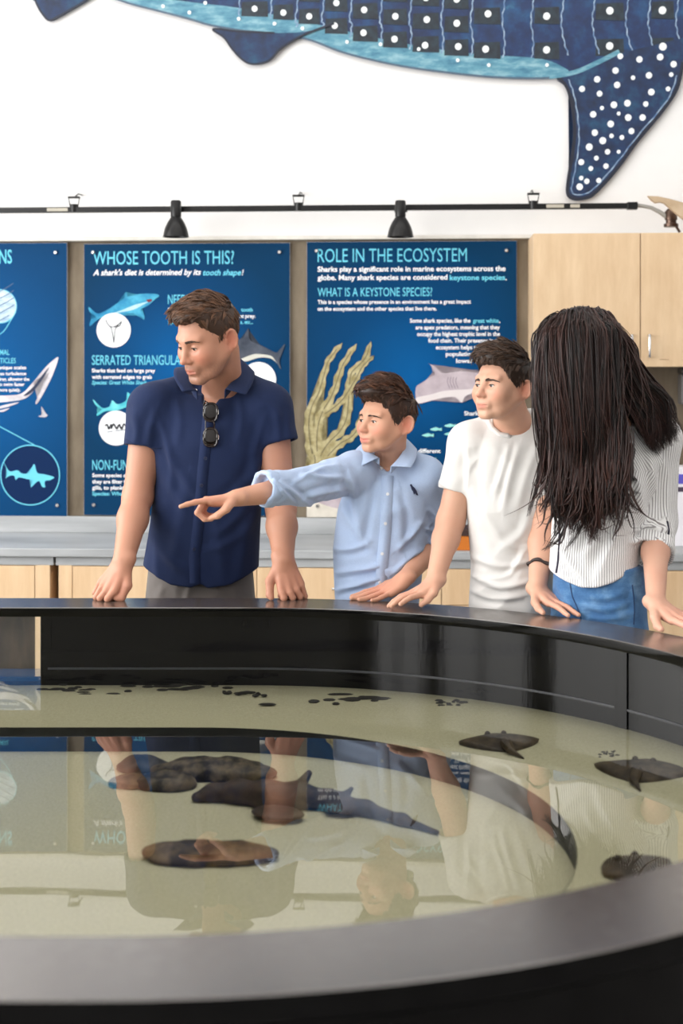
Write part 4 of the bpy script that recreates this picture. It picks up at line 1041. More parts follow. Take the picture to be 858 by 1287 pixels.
def P2(root, V): return np.asarray(V)-np.array(root.location)[None]
def part(root, name, V, Q, mat, attrs=None, smooth=True):
    me = np_mesh(name, P2(root, V), Q, smooth)
    for k, v in (attrs or {}).items(): set_attr(me, k, v)
    return link(name, me, mat, root)
class Head:
    def W(s, L): return s.c+(L*s.sv)@s.M.T
    def __init__(s, px, py, d, scale, yaw, pitch, roll=0.0, **kw):
        s.c = J(px, py, d); s.sv = np.ones(3)*scale; s.s = float(s.sv.mean()); s.M = rotm(rad(yaw), rad(pitch), rad(roll)); s.kw = kw
    def prims(s): return xf(head_prims(**s.kw), s.M, s.c, s.sv)
    def w(s, p): return s.c+s.M@(s.sv*np.asarray(p, float))
    def l(s, V): return ((V-s.c)@s.M)/s.sv
def skin_part(root, prims, head, h, base, lip, pink, stubble=0.0, hands=()):
    V, Q = sculpt(prims, h, smooth=1)
    q = head.l(V); C = np.tile(np.array(base), (len(V), 1))
    near = np.linalg.norm(q, axis=1) < .2
    C[near] = face_color(q[near], base, lip, pink, stubble)
    for hp in hands:
        m = np.exp(-(np.linalg.norm(V-hp, axis=1)/.06)**2)[:, None]*.30
        C = C*(1-m)+np.array(pink)*m
    o = part(root, 'body', V, Q, SKIN, {'Col': C})
    return o, bvh_of(V, Q)
def eyes_part(root, head, bvh, gaze, hairmat, iris=srgb(62, 40, 26), brow_w=1.0, brow=True, bz=.0215):
    g = unit(gaze)
    for s in (1, -1):
        n, m = 20, 14
        th = np.linspace(0, np.pi, m)[:, None]; ph = np.linspace(0, 2*np.pi, n, endpoint=False)[None]
        D = np.stack([np.sin(th)*np.cos(ph), np.sin(th)*np.sin(ph), np.cos(th)+0*ph], -1).reshape(-1, 3)
        i = np.arange(m-1)[:, None]*n+np.arange(n)[None]; j = np.arange(m-1)[:, None]*n+(np.arange(n)[None]+1) % n
        Q = np.stack([i, j, j+n, i+n], -1).reshape(-1, 4)
        # poles of the ball look along the gaze
        up = unit(np.cross(g, [0, 0, 1.0])); R = np.stack([up, np.cross(g, up), g], 1)
        L = np.array([s*.031, -.0762, .003])+.0130*(D@R.T)
        a = np.arccos(np.clip(D[:, 2], -1, 1)); C = np.tile(np.array(srgb(206, 196, 190)), (len(D), 1))
        C[a < .60] = iris; C[a < .30] = (.004, .004, .004)
        V = head.W(L)
        me = np_mesh('eye', P2(root, V), Q); set_attr(me, 'Col', C); link('eye', me, EYE, root)
        # upper lash line
        pts = []
        for t in np.linspace(-1, 1, 9):
            x = s*.031+t*.0122; z = .0015+.0048*math.sqrt(max(0, 1-t*t))
            o = head.w((x, -.2, z)); dr = head.M@np.array([0, 1, 0.0]); hit = bvh.ray_cast(Vector(o), Vector(dr))
            if hit[0] is not None: pts.append(np.array(hit[0])-dr*.0006)
        if len(pts) > 3:
            r = np.full(len(pts), .0013*head.s); r[[0, -1]] = .0004
            Vt, Qt = tube_arrays(np.array(pts), r, 5); me = np_mesh('eyelash', P2(root, Vt), Qt); link('eyelash', me, plain('lash', srgb(36, 24, 20), .6), root)
        if brow:
            paths, rr = [], []
            for k in range(90):
                t = rng.random(); x = s*(.011+.040*t); z = bz+.0050*math.sin(math.pi*min(1, t*.9+.12))*.8+rng.normal()*.0017*(1.25-t)*brow_w
                o = head.w((x, -.2, z)); dr = head.M@np.array([0, 1, 0.0]); hit = bvh.ray_cast(Vector(o), Vector(dr))
                if hit[0] is None: continue
                p = np.array(hit[0]); nn = np.array(hit[1]); d = head.M@np.array([s*.9, .0, .55*(1-1.5*t)]); d = unit(d-nn*(d@nn))
                L = .0075*head.s
                paths.append(np.array([p-nn*.0005, p+d*L*.5+nn*.0010, p+d*L+nn*.0004])); rr.append(np.array([.0007, .0007, .0002])*head.s*brow_w)
            if paths:
                me = tubes_mesh('eyebrow', [P2(root, p) for p in paths], rr, 4); set_attr(me, 'shade', np.full(len(me.vertices), .15)); link('eyebrow', me, hairmat, root)
HL = ([-.13, -.092, -.075, -.058, -.046, -.036, -.026, -.012, -.004, .004, .034, .042, .06, .10, .14],
      [.085, .079, .070, .058, .040, .004, -.018, -.016, .015, .026, .020, -.022, -.050, -.062, -.065])
def hair_part(root, head, mat, n=480, bulk=1.0, flow=(0, -.8, .5), side=(0, .35, -1), ln=(.02, .038), lift=.35, recede=0.0, topz=0.0, quiff=0.0, r=.0013, noise=.10, trim=.3):
    def cut(P):
        y = P[:, 1]; z = np.interp(y, HL[0], HL[1]); ax = np.abs(P[:, 0])
        rc = recede*np.exp(-((ax-.040)/.014)**2)*ease(-y, .03, .06)*.022
        return (P[:, 2]-z-rc+.0035*np.sin(P[:, 0]*260)*ease(-y, .06, .09)-.002)*.7
    b = bulk
    pr = [ell((0, .012, .042), (.0775+.003*b, .0925+.004*b, .088+.006*b), .01), ell((0, -.016, .082+topz), (.062, .076, .040+.013*b), .03),
          ell((-.004, -.062-.5*quiff, .088+topz*.9), (.050, .026+.006*b+.5*quiff, .020+.010*b), .03), Prim(cut, (0, 0, 0), 1.0, .006, 's'), ripple((0, 0, .08), .16, 5, 260, .0012)]
    V, Q = sculpt(pr, .0032, smooth=1)
    N = vnormals(V, Q); flow = unit(flow); side = unit(side)
    keep = np.where((cut(V) > .001) & (N[:, 2] > -.45))[0]
    cl = rng.choice(keep, n); paths, rad_, sh = [], [], []
    m = 7; t = np.linspace(0, 1, m)[:, None]
    for c in cl:
        p, nn = V[c], N[c]
        wt = float(ease(np.array(nn[2]+(p[2]-.06)*5), .0, .8))
        f = flow*wt+side*(1-wt)+rng.normal(size=3)*noise
        if p[1] > .06: f = f+np.array([0, 0, -.9*(1-.5*wt)])
        f = f-nn*(f@nn); f = unit(f); bend = np.cross(nn, f)*rng.normal()*.16
        L0 = (ln[0]+(ln[1]-ln[0])*wt)*(.75+.5*rng.random())*(1-trim*float(ease(np.array(-p[1]), .05, .085))); li = lift*wt*(.6+.8*rng.random())+.045; s0 = np.clip(rng.normal(.40, .22)+.12*wt, 0, 1)
        for k in range(7):
            o = rng.normal(size=3)*.0042; o = o-nn*(o@nn); L = L0*(.85+.3*rng.random())
            q = p+o*(1-.72*t)-nn*.0025+f*L*t+bend*L*t*t+nn*L*li*(t-.7*t**3)+np.array([0, 0, -1])*L*.12*t*t
            paths.append(head.W(q)); rad_.append(r*head.s*(.7+.6*rng.random())*np.array([.8, 1, 1, 1, .85, .55, .1])); sh.append(np.clip(s0+rng.normal()*.10, 0, 1))
    Vs, Qs, S, o = [head.W(V)], [Q], [np.full(len(V), .14)], len(V)
    for P, R, s_ in zip(paths, rad_, sh):
        v, q = tube_arrays(P, R, 4); Vs.append(v); Qs.append(q+o); o += len(v); S.append(np.full(len(v), s_))
    return part(root, 'hair', np.concatenate(Vs), np.concatenate(Qs), mat, {'shade': np.concatenate(S)})

def on_surf(bvh, px, py, out=.0, d0=2.5):
    """the point of a garment seen at a pixel, lifted out along its normal"""
    a = J(px, py, 1.0); o = np.array([0, 0, HC]); dr = unit(a-o)
    h = bvh.ray_cast(Vector(o+dr*d0), Vector(dr))
    if h[0] is None: return None, None
    n = np.array(h[1]); n = n if n@dr < 0 else -n
    return np.array(h[0])+n*out, n
def strip_on(root, name, bvh, pix, w, mat, th=.0016, sub=6):
    """a flat band lying on a garment along pixel points"""
    pix = np.array(pix, float); t = np.linspace(0, len(pix)-1, (len(pix)-1)*sub+1)
    pp = np.stack([np.interp(t, np.arange(len(pix)), pix[:, i]) for i in (0, 1)], 1)
    P, N = [], []
    for x, y in pp:
        p, n = on_surf(bvh, x, y)
        if p is not None: P.append(p); N.append(n)
    if len(P) < 3: return None
    P = np.array(P); N = np.array(N)
    for _ in range(2): N[1:-1] = (N[:-2]+N[1:-1]+N[2:])/3
    N /= np.linalg.norm(N, axis=1, keepdims=True)
    T = np.gradient(P, axis=0); T /= np.linalg.norm(T, axis=1, keepdims=True); S = np.cross(T, N)
    V = []
    for p, n, s in zip(P, N, S): V += [p-s*w/2-n*.002, p-s*w/2+n*th, p+s*w/2+n*th, p+s*w/2-n*.002]
    Q = []
    for i in range(len(P)-1):
        for k in range(4): Q.append((i*4+k, i*4+(k+1) % 4, i*4+4+(k+1) % 4, i*4+4+k))
    o = part(root, name, np.array(V), np.array(Q), mat)
    return o
def button_on(root, bvh, px, py, r, mat, name='button'):
    p, n = on_surf(bvh, px, py, .0015)
    if p is None: return
    p = p-np.array(root.location); b = MB()
    b.cyl(p-n*.001, p+n*.0022, r, r*.9, 14)
    return b.done(name, mat, root)
def collar_part(root, stations, mat, name='collar', stand=.028, sub=5, edge=None):
    """a folded collar: stations of (fold line pixel+depth, outer edge pixel+depth) from one front edge round the nape to the other"""
    A = np.array([J(*a) for a, b in stations]); B = np.array([J(*b) for a, b in stations]); n = len(A)
    t = np.linspace(0, n-1, (n-1)*sub+1)
    def cr(X):
        out = []
        for u in t:
            i = min(int(u), n-2); f = u-i; p = [X[max(0, min(n-1, i+k))] for k in (-1, 0, 1, 2)]
            out.append(.5*((2*p[1])+(-p[0]+p[2])*f+(2*p[0]-5*p[1]+4*p[2]-p[3])*f*f+(-p[0]+3*p[1]-3*p[2]+p[3])*f**3))
        return np.array(out)
    A, B = cr(A), cr(B); ctr = A.mean(0); V = []
    for a, b in zip(A, B):
        inn = unit(np.array([ctr[0]-a[0], ctr[1]-a[1], 0])); w = np.linalg.norm(b-a)
        V += [a+inn*.006+np.array([0, 0, -stand]), a+inn*.004+np.array([0, 0, -.003]), a+np.array([0, 0, .001]), a*.62+b*.38-inn*.0045, b]
    R = 5; Q = [(i*R+k, i*R+k+1, (i+1)*R+k+1, (i+1)*R+k) for i in range(len(A)-1) for k in range(R-1)]
    me = np_mesh(name, P2(root, np.array(V)), np.array(Q)); o = link(name, me, mat, root)
    sm = o.modifiers.new('smooth', 'SUBSURF'); sm.levels = sm.render_levels = 1; sm.boundary_smooth = 'PRESERVE_CORNERS'
    so = o.modifiers.new('thick', 'SOLIDIFY'); so.thickness = .0026; so.offset = 0
    return o
def crease(V, N, folds, face=.25):
    """push cloth in and out along fold lines given in pixels, on the side of the garment that shows them"""
    px = CX+V[:, 0]/V[:, 1]*F; py = HY-(V[:, 2]-HC)/V[:, 1]*F
    view = V-np.array([0, 0, HC]); view /= np.linalg.norm(view, axis=1, keepdims=True)
    m = ease(-np.sum(N*view, 1), .0, face); D = np.zeros(len(V))
    for pts, amp, w in folds:
        P = catmull(np.array(pts, float), 5, False) if len(pts) > 2 else np.array(pts, float)
        lo, hi = P.min(0)-4*w, P.max(0)+4*w
        ix = np.where((px > lo[0]) & (px < hi[0]) & (py > lo[1]) & (py < hi[1]))[0]
        if not len(ix): continue
        q = np.stack([px[ix], py[ix]], 1); best = np.full(len(ix), 1e9); sg = np.zeros(len(ix)); tt = np.zeros(len(ix)); n = len(P)-1
        for k in range(n):
            a, b = P[k], P[k+1]; ba = b-a; pa = q-a; t = np.clip(pa@ba/(ba@ba+1e-9), 0, 1); e = pa-t[:, None]*ba; d = np.linalg.norm(e, axis=1)
            s = ba[0]*pa[:, 1]-ba[1]*pa[:, 0]; u = d < best
            best[u] = d[u]; sg[u] = np.sign(s[u]); tt[u] = (k+t[u])/n
        s = best*sg/w; tp = np.sqrt(np.clip(np.sin(np.pi*np.clip(tt*.92+.04, 0, 1)), 0, 1))
        D[ix] += amp*tp*(np.exp(-s*s)-.6*np.exp(-((s-1.7)/1.2)**2))
    return V+N*(D*m)[:, None]
def garment(root, name, prims, mat, h=.004, attrs=None, smooth=2, folds=()):
    V, Q = sculpt(prims, h, smooth=smooth)
    if folds: V = crease(V, vnormals(V, Q), folds)
    at = attrs(V) if attrs else None
    o = part(root, name, V, Q, mat, at)
    return o, bvh_of(V, Q), V, Q
def legs_part(root, hip, w, mat, foot_y, shoe_mat, gapx=.09, yaw=0.0, rx=.17, ry=.115, top=None, folds=()):
    hip = np.asarray(hip, float); pr = []
    c, s = math.cos(yaw), math.sin(yaw)
    top = top or hip[2]+.12
    pr.append(loft([(hip[2]-.16, hip[0], hip[1], rx*1.0, ry*1.05, yaw), (hip[2]-.02, hip[0], hip[1], rx*1.04, ry*1.08, yaw), (top, hip[0], hip[1], rx*.90, ry*.90, yaw)], .02))
    for sg in (1, -1):
        h = hip+np.array([c*gapx*sg, s*gapx*sg, -.10]); k = np.array([h[0], foot_y-.01, hip[2]*.52]); a = np.array([h[0]+c*sg*.01, foot_y+.02, .06])
        pr += [cone(h, k, w, w*.72, .03), cone(k, a, w*.72, w*.58, .03)]
        sh = [ell((a[0], a[1]-.06, .045), (.046, .125, .045), .01), ell((a[0], a[1]+.03, .06), (.042, .06, .06), .02), half((a[0], a[1], 0.0), (0, 0, -1), .004)]
        V, Q = sculpt(sh, .006); part(root, 'shoe', V, Q, shoe_mat)
    pr += [ripple(hip-np.array([0, .1, .02]), .25, 11, 55, .006, (1, 1, 1.6)), half((hip[0], hip[1], .055), (0, 0, -1), .004)]
    V, Q = sculpt(pr, .006)
    if folds: V = crease(V, vnormals(V, Q), folds)
    return part(root, 'trousers', V, Q, mat), bvh_of(V, Q)
SHOE = plain('dark_leather_shoe', srgb(52, 42, 38), .5)
SNEAKER = plain('pale_canvas_shoe', srgb(200, 198, 192), .7)
RIMC = RIM_Z
# ------------------------------------------------------------------ the man in navy
def sec(d, rows, yaw=0.0):
    """torso sections from pixel rows (py, left, right, half depth, d)"""
    out = []
    for py, l, r, ry, dd in rows:
        a, b = J(l, py, dd), J(r, py, dd); out.append((a[2], (a[0]+b[0])/2, dd, (b[0]-a[0])/2, ry, yaw))
    return sorted(out)
def man():
    root = empty('person', (-.44, 4.44, 0), 0, 'man in a navy short-sleeved shirt with sunglasses at the neckline, leaning on the tank rim', 'person')
    base, lip, pink = srgb(184, 135, 111), srgb(176, 102, 88), srgb(200, 116, 94)
    H = Head(263, 427, 4.17, .985, -46, 20, 3, jaw=1.06, nose=1.08, eye=.72, ear=1.12)
    sl, sr = J(190, 514, 4.30), J(338, 514, 4.30)
    el, wl = J(173, 624, 4.27), J(155, 706, 4.11); er, wr = J(353, 640, 4.27), J(356, 704, 4.12)
    rows = [(496, 214, 326, .072, 4.34), (507, 190, 345, .092, 4.33), (525, 182, 348, .110, 4.32), (560, 190, 339, .125, 4.31), (610, 195, 330, .128, 4.32), (660, 189, 327, .13, 4.35), (710, 180, 325, .132, 4.385), (745, 177, 324, .132, 4.40)]
    T = sec(4.3, rows)
    neck = J(281, 492, 4.34)
    body = H.prims()+[cone(H.w((0, .030, -.045)), neck-np.array([0, 0, .02]), .056, .062, .02), cone(neck, J(263, 520, 4.295), .054, .046, .03)]
    body += [loft(T[2:], .02, off=.014)]
    for a, b, c in ((sl, el, wl), (sr, er, wr)):
        body += [cone(a, b, .058, .043, .02), cone(b, b+(c-b)*.35, .043, .044, .02), cone(b+(c-b)*.35, c, .044, .030, .02), ell(b+np.array([0, .012, 0]), (.036, .036, .04), .02)]
    z0 = RIMC
    cu = [(18, 62, 35), (22, 66, 38), (24, 66, 40), (24, 62, 40)]
    body += hand(wl, (-.52, -.30, -.80), (-.45, -.80, .35), -1, 1.04, cu, (6, 1, -5, -10), [(.046, .050, -.016), (.048, .086, -.022), (.046, .112, -.026)], z0)
    body += hand(wr, (.28, -.30, -.86), (.30, -.86, .30), 1, 1.04, cu, (6, 1, -5, -10), [(.050, .046, -.016), (.060, .082, -.02), (.062, .108, -.024)], z0)
    o, bb = skin_part(root, body, H, .0025, base, lip, pink, .62, (wl+np.array([0, 0, -.08]), wr+np.array([0, 0, -.08])))
    eyes_part(root, H, bb, (-.12, -.95, -.22), HAIR_MAN, srgb(70, 60, 46), 1.15)
    hair_part(root, H, HAIR_MAN, 760, .9, (-.30, -.7, .3), (0, .40, -.9), (.022, .040), .26, .8, .006, 0, .0012, .10, .45)
    # shirt
    hl, hr = J(181, 562, 4.28), J(351, 557, 4.28)
    sh = [loft(T, .02), ell(sl+np.array([.02, .01, .0]), (.075, .08, .07), .04), ell(sr+np.array([-.02, .01, 0]), (.075, .08, .07), .04),
          cone(J(243, 484, 4.36), sl+np.array([0, 0, .012]), .046, .058, .04), cone(J(300, 481, 4.36), sr+np.array([0, 0, .012]), .046, .058, .04),
          sleeve([cone(sl, hl+(hl-sl)*.4, .068, .060, .025)], hl, unit(hl-sl)+np.array([0, 0, -.3]), .03, .050), sleeve([cone(sr, hr+(hr-sr)*.4, .066, .056, .025)], hr, unit(hr-sr)+np.array([0, 0, -.3]), .03, .047),
          cone(neck+np.array([0, 0, -.03]), neck+np.array([0, 0, .012]), .074, .068, .03)]
    # open neck, curved shirt tail
    sh += [cone(H.w((0, .035, -.06)), neck+np.array([-.008, -.002, .004]), .048, .052, .006, 's'), cone(J(267, 480, 4.27), J(264, 499, 4.245), .044, .026, .005, 's'), cone(J(264, 499, 4.245), J(262, 517, 4.215), .026, .005, .005, 's')]
    hem = lambda x: np.interp(x, [177, 190, 215, 240, 253, 262, 290, 324], [716, 722, 735, 738, 733, 739, 735, 718])
    xs = (np.array([177, 324])-CX)*4.28/F
    def cut(P):
        px = CX+P[:, 0]/4.28*F; zc = HC-(hem(px)-HY)*4.28/F
        return P[:, 2]-zc
    sh.append(Prim(cut, J(250, 740, 4.4), .45, .004, 's'))
    D = [([(207, 556), (225, 592), (252, 628)], .006, 6), ([(200, 575), (212, 610), (240, 650)], .005, 7), ([(332, 572), (305, 612), (268, 645)], .007, 6), ([(328, 600), (308, 640), (275, 672)], .006, 7), ([(322, 645), (298, 676), (262, 692)], .005, 6), ([(188, 665), (208, 698), (238, 720)], .006, 7),
         ([(200, 530), (214, 570), (216, 615)], .006, 5), ([(330, 530), (320, 570), (318, 612)], .006, 5), ([(300, 498), (303, 528), (298, 556)], .005, 5), ([(222, 500), (226, 530), (222, 560)], .004, 6), ([(195, 690), (196, 712), (200, 730)], .004, 5), ([(312, 655), (306, 690), (300, 726)], .005, 7), ([(270, 640), (276, 690), (282, 730)], .004, 8),
         ([(168, 520), (172, 540), (170, 556)], .005, 5), ([(196, 515), (190, 535), (186, 558)], .005, 5), ([(346, 515), (350, 535), (350, 553)], .005, 5), ([(362, 520), (362, 538), (364, 552)], .004, 4), ([(236, 600), (228, 650), (218, 700)], .005, 8), ([(330, 505), (345, 515), (358, 535)], .004, 5)]
    sh += [ripple(J(255, 650, 4.25), .22, 21, 28, .007, (1, 1, .6)), ripple(sl+np.array([0, -.03, -.03]), .11, 22, 45, .005), ripple(sr+np.array([0, -.03, -.03]), .11, 23, 45, .005)]
    g, bv, V, Q = garment(root, 'shirt', sh, NAVY, .004, folds=D)
    collar_part(root, [((247, 491, 4.185), (229, 492, 4.165)), ((239, 480, 4.215), (219, 474, 4.225)), ((238, 462, 4.29), (222, 462, 4.31)), ((262, 450, 4.40), (250, 466, 4.44)), ((288, 447, 4.39), (298, 464, 4.43)),
        ((302, 452, 4.33), (318, 466, 4.33)), ((297, 472, 4.25), (318, 480, 4.24)), ((283, 489, 4.195), (309, 496, 4.17))], NAVY)
    strip_on(root, 'placket', bv, [(262, 516), (258, 560), (254, 600), (249, 660), (244, 700), (245, 733)], .032, NAVY, .0018)
    for y, x in ((576, 258), (610, 253), (648, 248), (690, 244)): button_on(root, bv, x, y, .0055, DARKBUTTON)
    button_on(root, bv, 246, 491, .005, BUTTON)
    strip_on(root, 'sleeve_hem', bv, [(158, 552), (170, 559), (185, 562), (203, 563)], .004, NAVY, .0015)
    legs_part(root, J(252, 770, 4.42), .092, GREYTWILL, 4.5, SHOE, .095, 0, .168, .12, RIMC+.17, [([(240, 735), (236, 745), (234, 756)], .005, 4), ([(205, 738), (200, 748), (198, 758)], .004, 5), ([(290, 738), (296, 748), (298, 758)], .004, 5)])
    return root, bv
MANROOT, MANBV = man()

def sunglasses():
    """folded dark glasses hung by one arm from the shirt opening"""
    p, n = on_surf(MANBV, 264, 536, .012)
    root = empty('sunglasses', tuple(p), 0, 'dark sunglasses hanging folded from the neck opening of the navy shirt', 'sunglasses')
    L = lambda px, py, out=.0: (on_surf(MANBV, px, py, .014+out)[0]-p)
    def ring(c, rx, rz, r=.0028):
        sq = lambda v: math.copysign(abs(v)**.72, v)
        return [c+np.array([rx*sq(math.cos(a)), -.004*math.cos(a), rz*sq(math.sin(a))]) for a in np.linspace(0, 2*math.pi, 33)]
    c1, c2 = L(265, 521), L(265, 551)
    for c in (c1, c2):
        b = MB(); b.tube(ring(c, .0205, .0265), .0036, 8, False); fr = b.done('frame', BLACKGLOSS, root, smooth=True)
        b = MB(); b.sphere(c+np.array([0, .001, 0]), .022, 8, (.95, .10, 1.2)); b.done('lens', plain('smoked_lens', srgb(20, 14, 13), .06), root, smooth=True)
    b = MB(); b.tube([c1+np.array([.010, -.003, -.025]), (c1+c2)/2+np.array([.012, -.005, 0]), c2+np.array([.010, -.003, .025])], .0028, 8); b.done('bridge', BLACKGLOSS, root, smooth=True)
    b = MB(); b.tube([c1+np.array([-.020, .0, .02]), c1+np.array([-.018, .006, .034]), c1+np.array([-.012, .016, .03]), (c1+c2)/2+np.array([-.016, .012, 0]), c2+np.array([-.016, .006, -.015])], [.003, .003, .0025, .002, .002], 8); b.done('temple', BLACKGLOSS, root, smooth=True)
    for c in (c1, c2):
        b = MB(); b.tube([c+np.array([.021, -.005, .012]), c+np.array([.0235, -.005, .004]), c+np.array([.0235, -.005, -.006])], .0012, 6); b.done('hinge', plain('silver_hinge', srgb(230, 225, 220), .2, 1.0), root, smooth=True)
sunglasses()
# ------------------------------------------------------------------ the boy in the blue shirt
def cuff_ring(root, c, ax, r, w, mat, name='rolled_cuff', th=.005):
    """a turned-back sleeve cuff: a soft rounded band round the arm"""
    ax = unit(ax); P = []
    a0 = unit(np.cross(ax, [.2, .3, .9])); b0 = np.cross(ax, a0); n = 40; prof = [(-w/2, 0), (-w/2+.002, th), (-w*.2, th*1.5), (w*.2, th*1.4), (w/2-.002, th*1.2), (w/2, 0), (w/2-.004, -th), (-w/2+.004, -th)]
    V = []
    for i in range(n):
        a = 2*math.pi*i/n; d = math.cos(a)*a0+math.sin(a)*b0
        for x, t in prof: V.append(c+ax*(x+.003*math.sin(a*3+1))+d*(r+t+.0018*math.sin(a*5)+.0012*math.sin(a*9+x*200)))
    m = len(prof); Q = [(i*m+k, i*m+(k+1) % m, ((i+1) % n)*m+(k+1) % m, ((i+1) % n)*m+k) for i in range(n) for k in range(m)]
    me = np_mesh(name, P2(root, np.array(V)), np.array(Q)); return link(name, me, mat, root)
def boy_blue():
    root = empty('person', (.12, 4.32, 0), 0, 'boy in a light blue button shirt pointing across the tank', 'person')
    base, lip, pink = srgb(206, 157, 131), srgb(196, 106, 98), srgb(220, 124, 104)
    H = Head(486, 531, 4.2, (.87, .87, .81), -50, -3, 2, jaw=1.02, nose=.8, child=1.0, mouth_open=.9, eye=.95, ear=1.3, smile=.9)
    sR, eR, wR = J(446, 594, 4.23), J(380, 612, 4.08), J(296, 626, 3.92)
    sL, eL, wL = J(534, 600, 4.27), J(546, 684, 4.33), J(509, 727, 4.13)
    T = sec(0, [(578, 464, 512, .058, 4.32), (588, 450, 530, .075, 4.30), (605, 436, 543, .088, 4.28), (640, 424, 541, .098, 4.27), (690, 418, 534, .10, 4.27), (740, 420, 528, .10, 4.27), (800, 424, 522, .10, 4.27)])
    neck = J(490, 580, 4.29)
    body = H.prims()+[cone(H.w((0, .028, -.05)), neck, .043, .046, .02), cone(neck, J(488, 602, 4.275), .043, .04, .03), loft(T[1:], .02, off=.014)]
    body += [cone(sR, eR, .044, .037, .02), cone(eR, eR+(wR-eR)*.35, .037, .036, .02), cone(eR+(wR-eR)*.35, wR, .036, .0235, .02)]
    body += [cone(sL, eL, .044, .036, .02), cone(eL, eL+(wL-eL)*.3, .036, .034, .02), cone(eL+(wL-eL)*.3, wL, .034, .0235, .02)]
    body += hand(wR, (-.93, -.30, -.05), (-.05, .10, 1), -1, .90, [(4, 6, 4), (52, 82, 40), (58, 84, 42), (60, 82, 40)], (4, 1, -3, -6), [(.046, .042, -.030), (.038, .068, -.048), (.022, .086, -.054)], None)
    body += hand(wL, (-.84, -.30, -.42), (-.35, -.30, .85), 1, .90, [(-12, 10, 6), (-12, 10, 6), (-12, 10, 6), (-12, 10, 6)], (10, 2, -7, -16), None, RIMC)
    o, bb = skin_part(root, body, H, .0024, base, lip, pink, 0, (wR+np.array([-.09, -.03, 0]), wL+np.array([-.08, -.02, -.03])))
    eyes_part(root, H, bb, (-.25, -.93, -.12), HAIR_BOY, srgb(52, 34, 22), .8, True, .018)
    hair_part(root, H, HAIR_BOY, 800, 1.9, (-.45, -.8, .25), (0, .15, -1), (.021, .046), .24, .25, .026, .022, .0012, .10)
    cf = J(331, 614, 3.985); cl = J(541, 690, 4.30)
    sh = [loft(T, .02), cone(J(470, 578, 4.32), sR+np.array([0, 0, .004]), .036, .050, .03), cone(J(510, 576, 4.32), sL+np.array([0, 0, .006]), .036, .050, .03), ell(sR, (.058, .066, .058), .03), ell(sL, (.056, .066, .060), .03),
          cone(neck+np.array([0, 0, -.03]), neck+np.array([0, 0, .004]), .058, .053, .02),
          sleeve([cone(sR, eR, .058, .052, .02), cone(eR, cf+(cf-eR)*.3, .052, .046, .02)], cf, cf-eR, .03, .042, .025),
          sleeve([cone(sL, eL, .054, .047, .02), cone(eL, cl+(wL-eL)*.2, .047, .043, .02)], cl+(wL-eL)*.15, wL-eL, .03, .040, .02)]
    sh += [cone(H.w((0, .03, -.06)), neck+np.array([-.004, -.012, .0]), .042, .045, .005, 's'), cone(J(486, 572, 4.25), J(487, 594, 4.225), .036, .003, .006, 's')]
    D = [([(430, 600), (405, 600), (380, 596)], 0.0066, 3.6), ([(432, 615), (408, 618), (385, 625)], 0.0077, 4.1), ([(425, 585), (400, 590), (372, 605)], 0.0055, 3.6), ([(398, 640), (372, 622), (352, 606)], 0.0066, 3.6), ([(370, 630), (356, 618), (344, 602)], 0.0055, 2.7), ([(440, 600), (446, 625), (452, 660)], 0.0077, 5.4), ([(432, 640), (450, 670), (470, 690)], 0.0066, 6.3), ([(425, 720), (455, 716), (475, 712)], 0.0088, 4.5), ([(424, 742), (450, 735), (475, 728)], 0.0088, 4.1), ([(500, 690), (515, 675), (530, 655)], 0.0088, 4.5), ([(495, 720), (515, 700), (530, 690)], 0.0077, 4.5), ([(470, 610), (465, 640), (458, 680)], -0.0055, 5.4), ([(505, 620), (512, 650), (510, 690)], -0.0066, 6.3), ([(540, 640), (548, 650), (556, 655)], 0.0066, 3.2), ([(536, 665), (546, 668), (556, 668)], 0.0066, 2.7), ([(420, 690), (440, 690), (460, 684)], 0.0066, 4.5)]
    sh += [ripple((sR+eR)/2, .12, 31, 60, .006), ripple(cf+np.array([.03, 0, 0]), .09, 32, 80, .006), ripple(J(475, 730, 4.2), .16, 33, 45, .007, (.6, 1, 1.6)), ripple(J(545, 660, 4.3), .10, 34, 70, .006), ripple(J(500, 640, 4.2), .16, 35, 34, .005)]
    g, bv, V, Q = garment(root, 'shirt', sh, CHAMBRAY, .0035, folds=[(p, a_*1.35, w_*.9) for p, a_, w_ in D])
    collar_part(root, [((476, 575, 4.175), (455, 585, 4.165)), ((465, 567, 4.205), (448, 574, 4.205)), ((459, 556, 4.27), (448, 564, 4.285)), ((475, 549, 4.355), (464, 561, 4.385)), ((499, 546, 4.35), (507, 559, 4.375)), ((510, 553, 4.29), (523, 564, 4.29)), ((505, 570, 4.205), (522, 577, 4.20)), ((491, 586, 4.17), (516, 587, 4.155))], CHAMBRAY, stand=.022)
    cuff_ring(root, cf+(eR-cf)*.10, cf-eR, .0455, .040, CHAMBRAY); cuff_ring(root, cl+(wL-eL)*.10, wL-eL, .0425, .030, CHAMBRAY)
    strip_on(root, 'placket', bv, [(487, 598), (486, 630), (484, 670), (480, 710), (478, 748)], .034, CHAMBRAY, .0018)
    for x, y in ((479, 589), (487, 621), (484, 658), (480, 696), (477, 732)): button_on(root, bv, x, y, .0052, BUTTON)
    # small embroidered mark on the chest
    p, n = on_surf(bv, 520, 616, .001)
    b = MB(); b.prism([(-.012, .016), (-.008, .018), (-.005, .012), (.002, .006), (.008, -.004), (.012, -.016), (.007, -.014), (.004, -.008), (-.001, -.012), (-.003, -.004), (-.007, .002), (-.008, .008)], -.002, .002)
    o = b.done('embroidered_logo', plain('navy_thread', srgb(30, 36, 66), .8), root); o.location = Vector(p)-root.location; o.rotation_euler = Vector(n).to_track_quat('-Y', 'Z').to_euler()
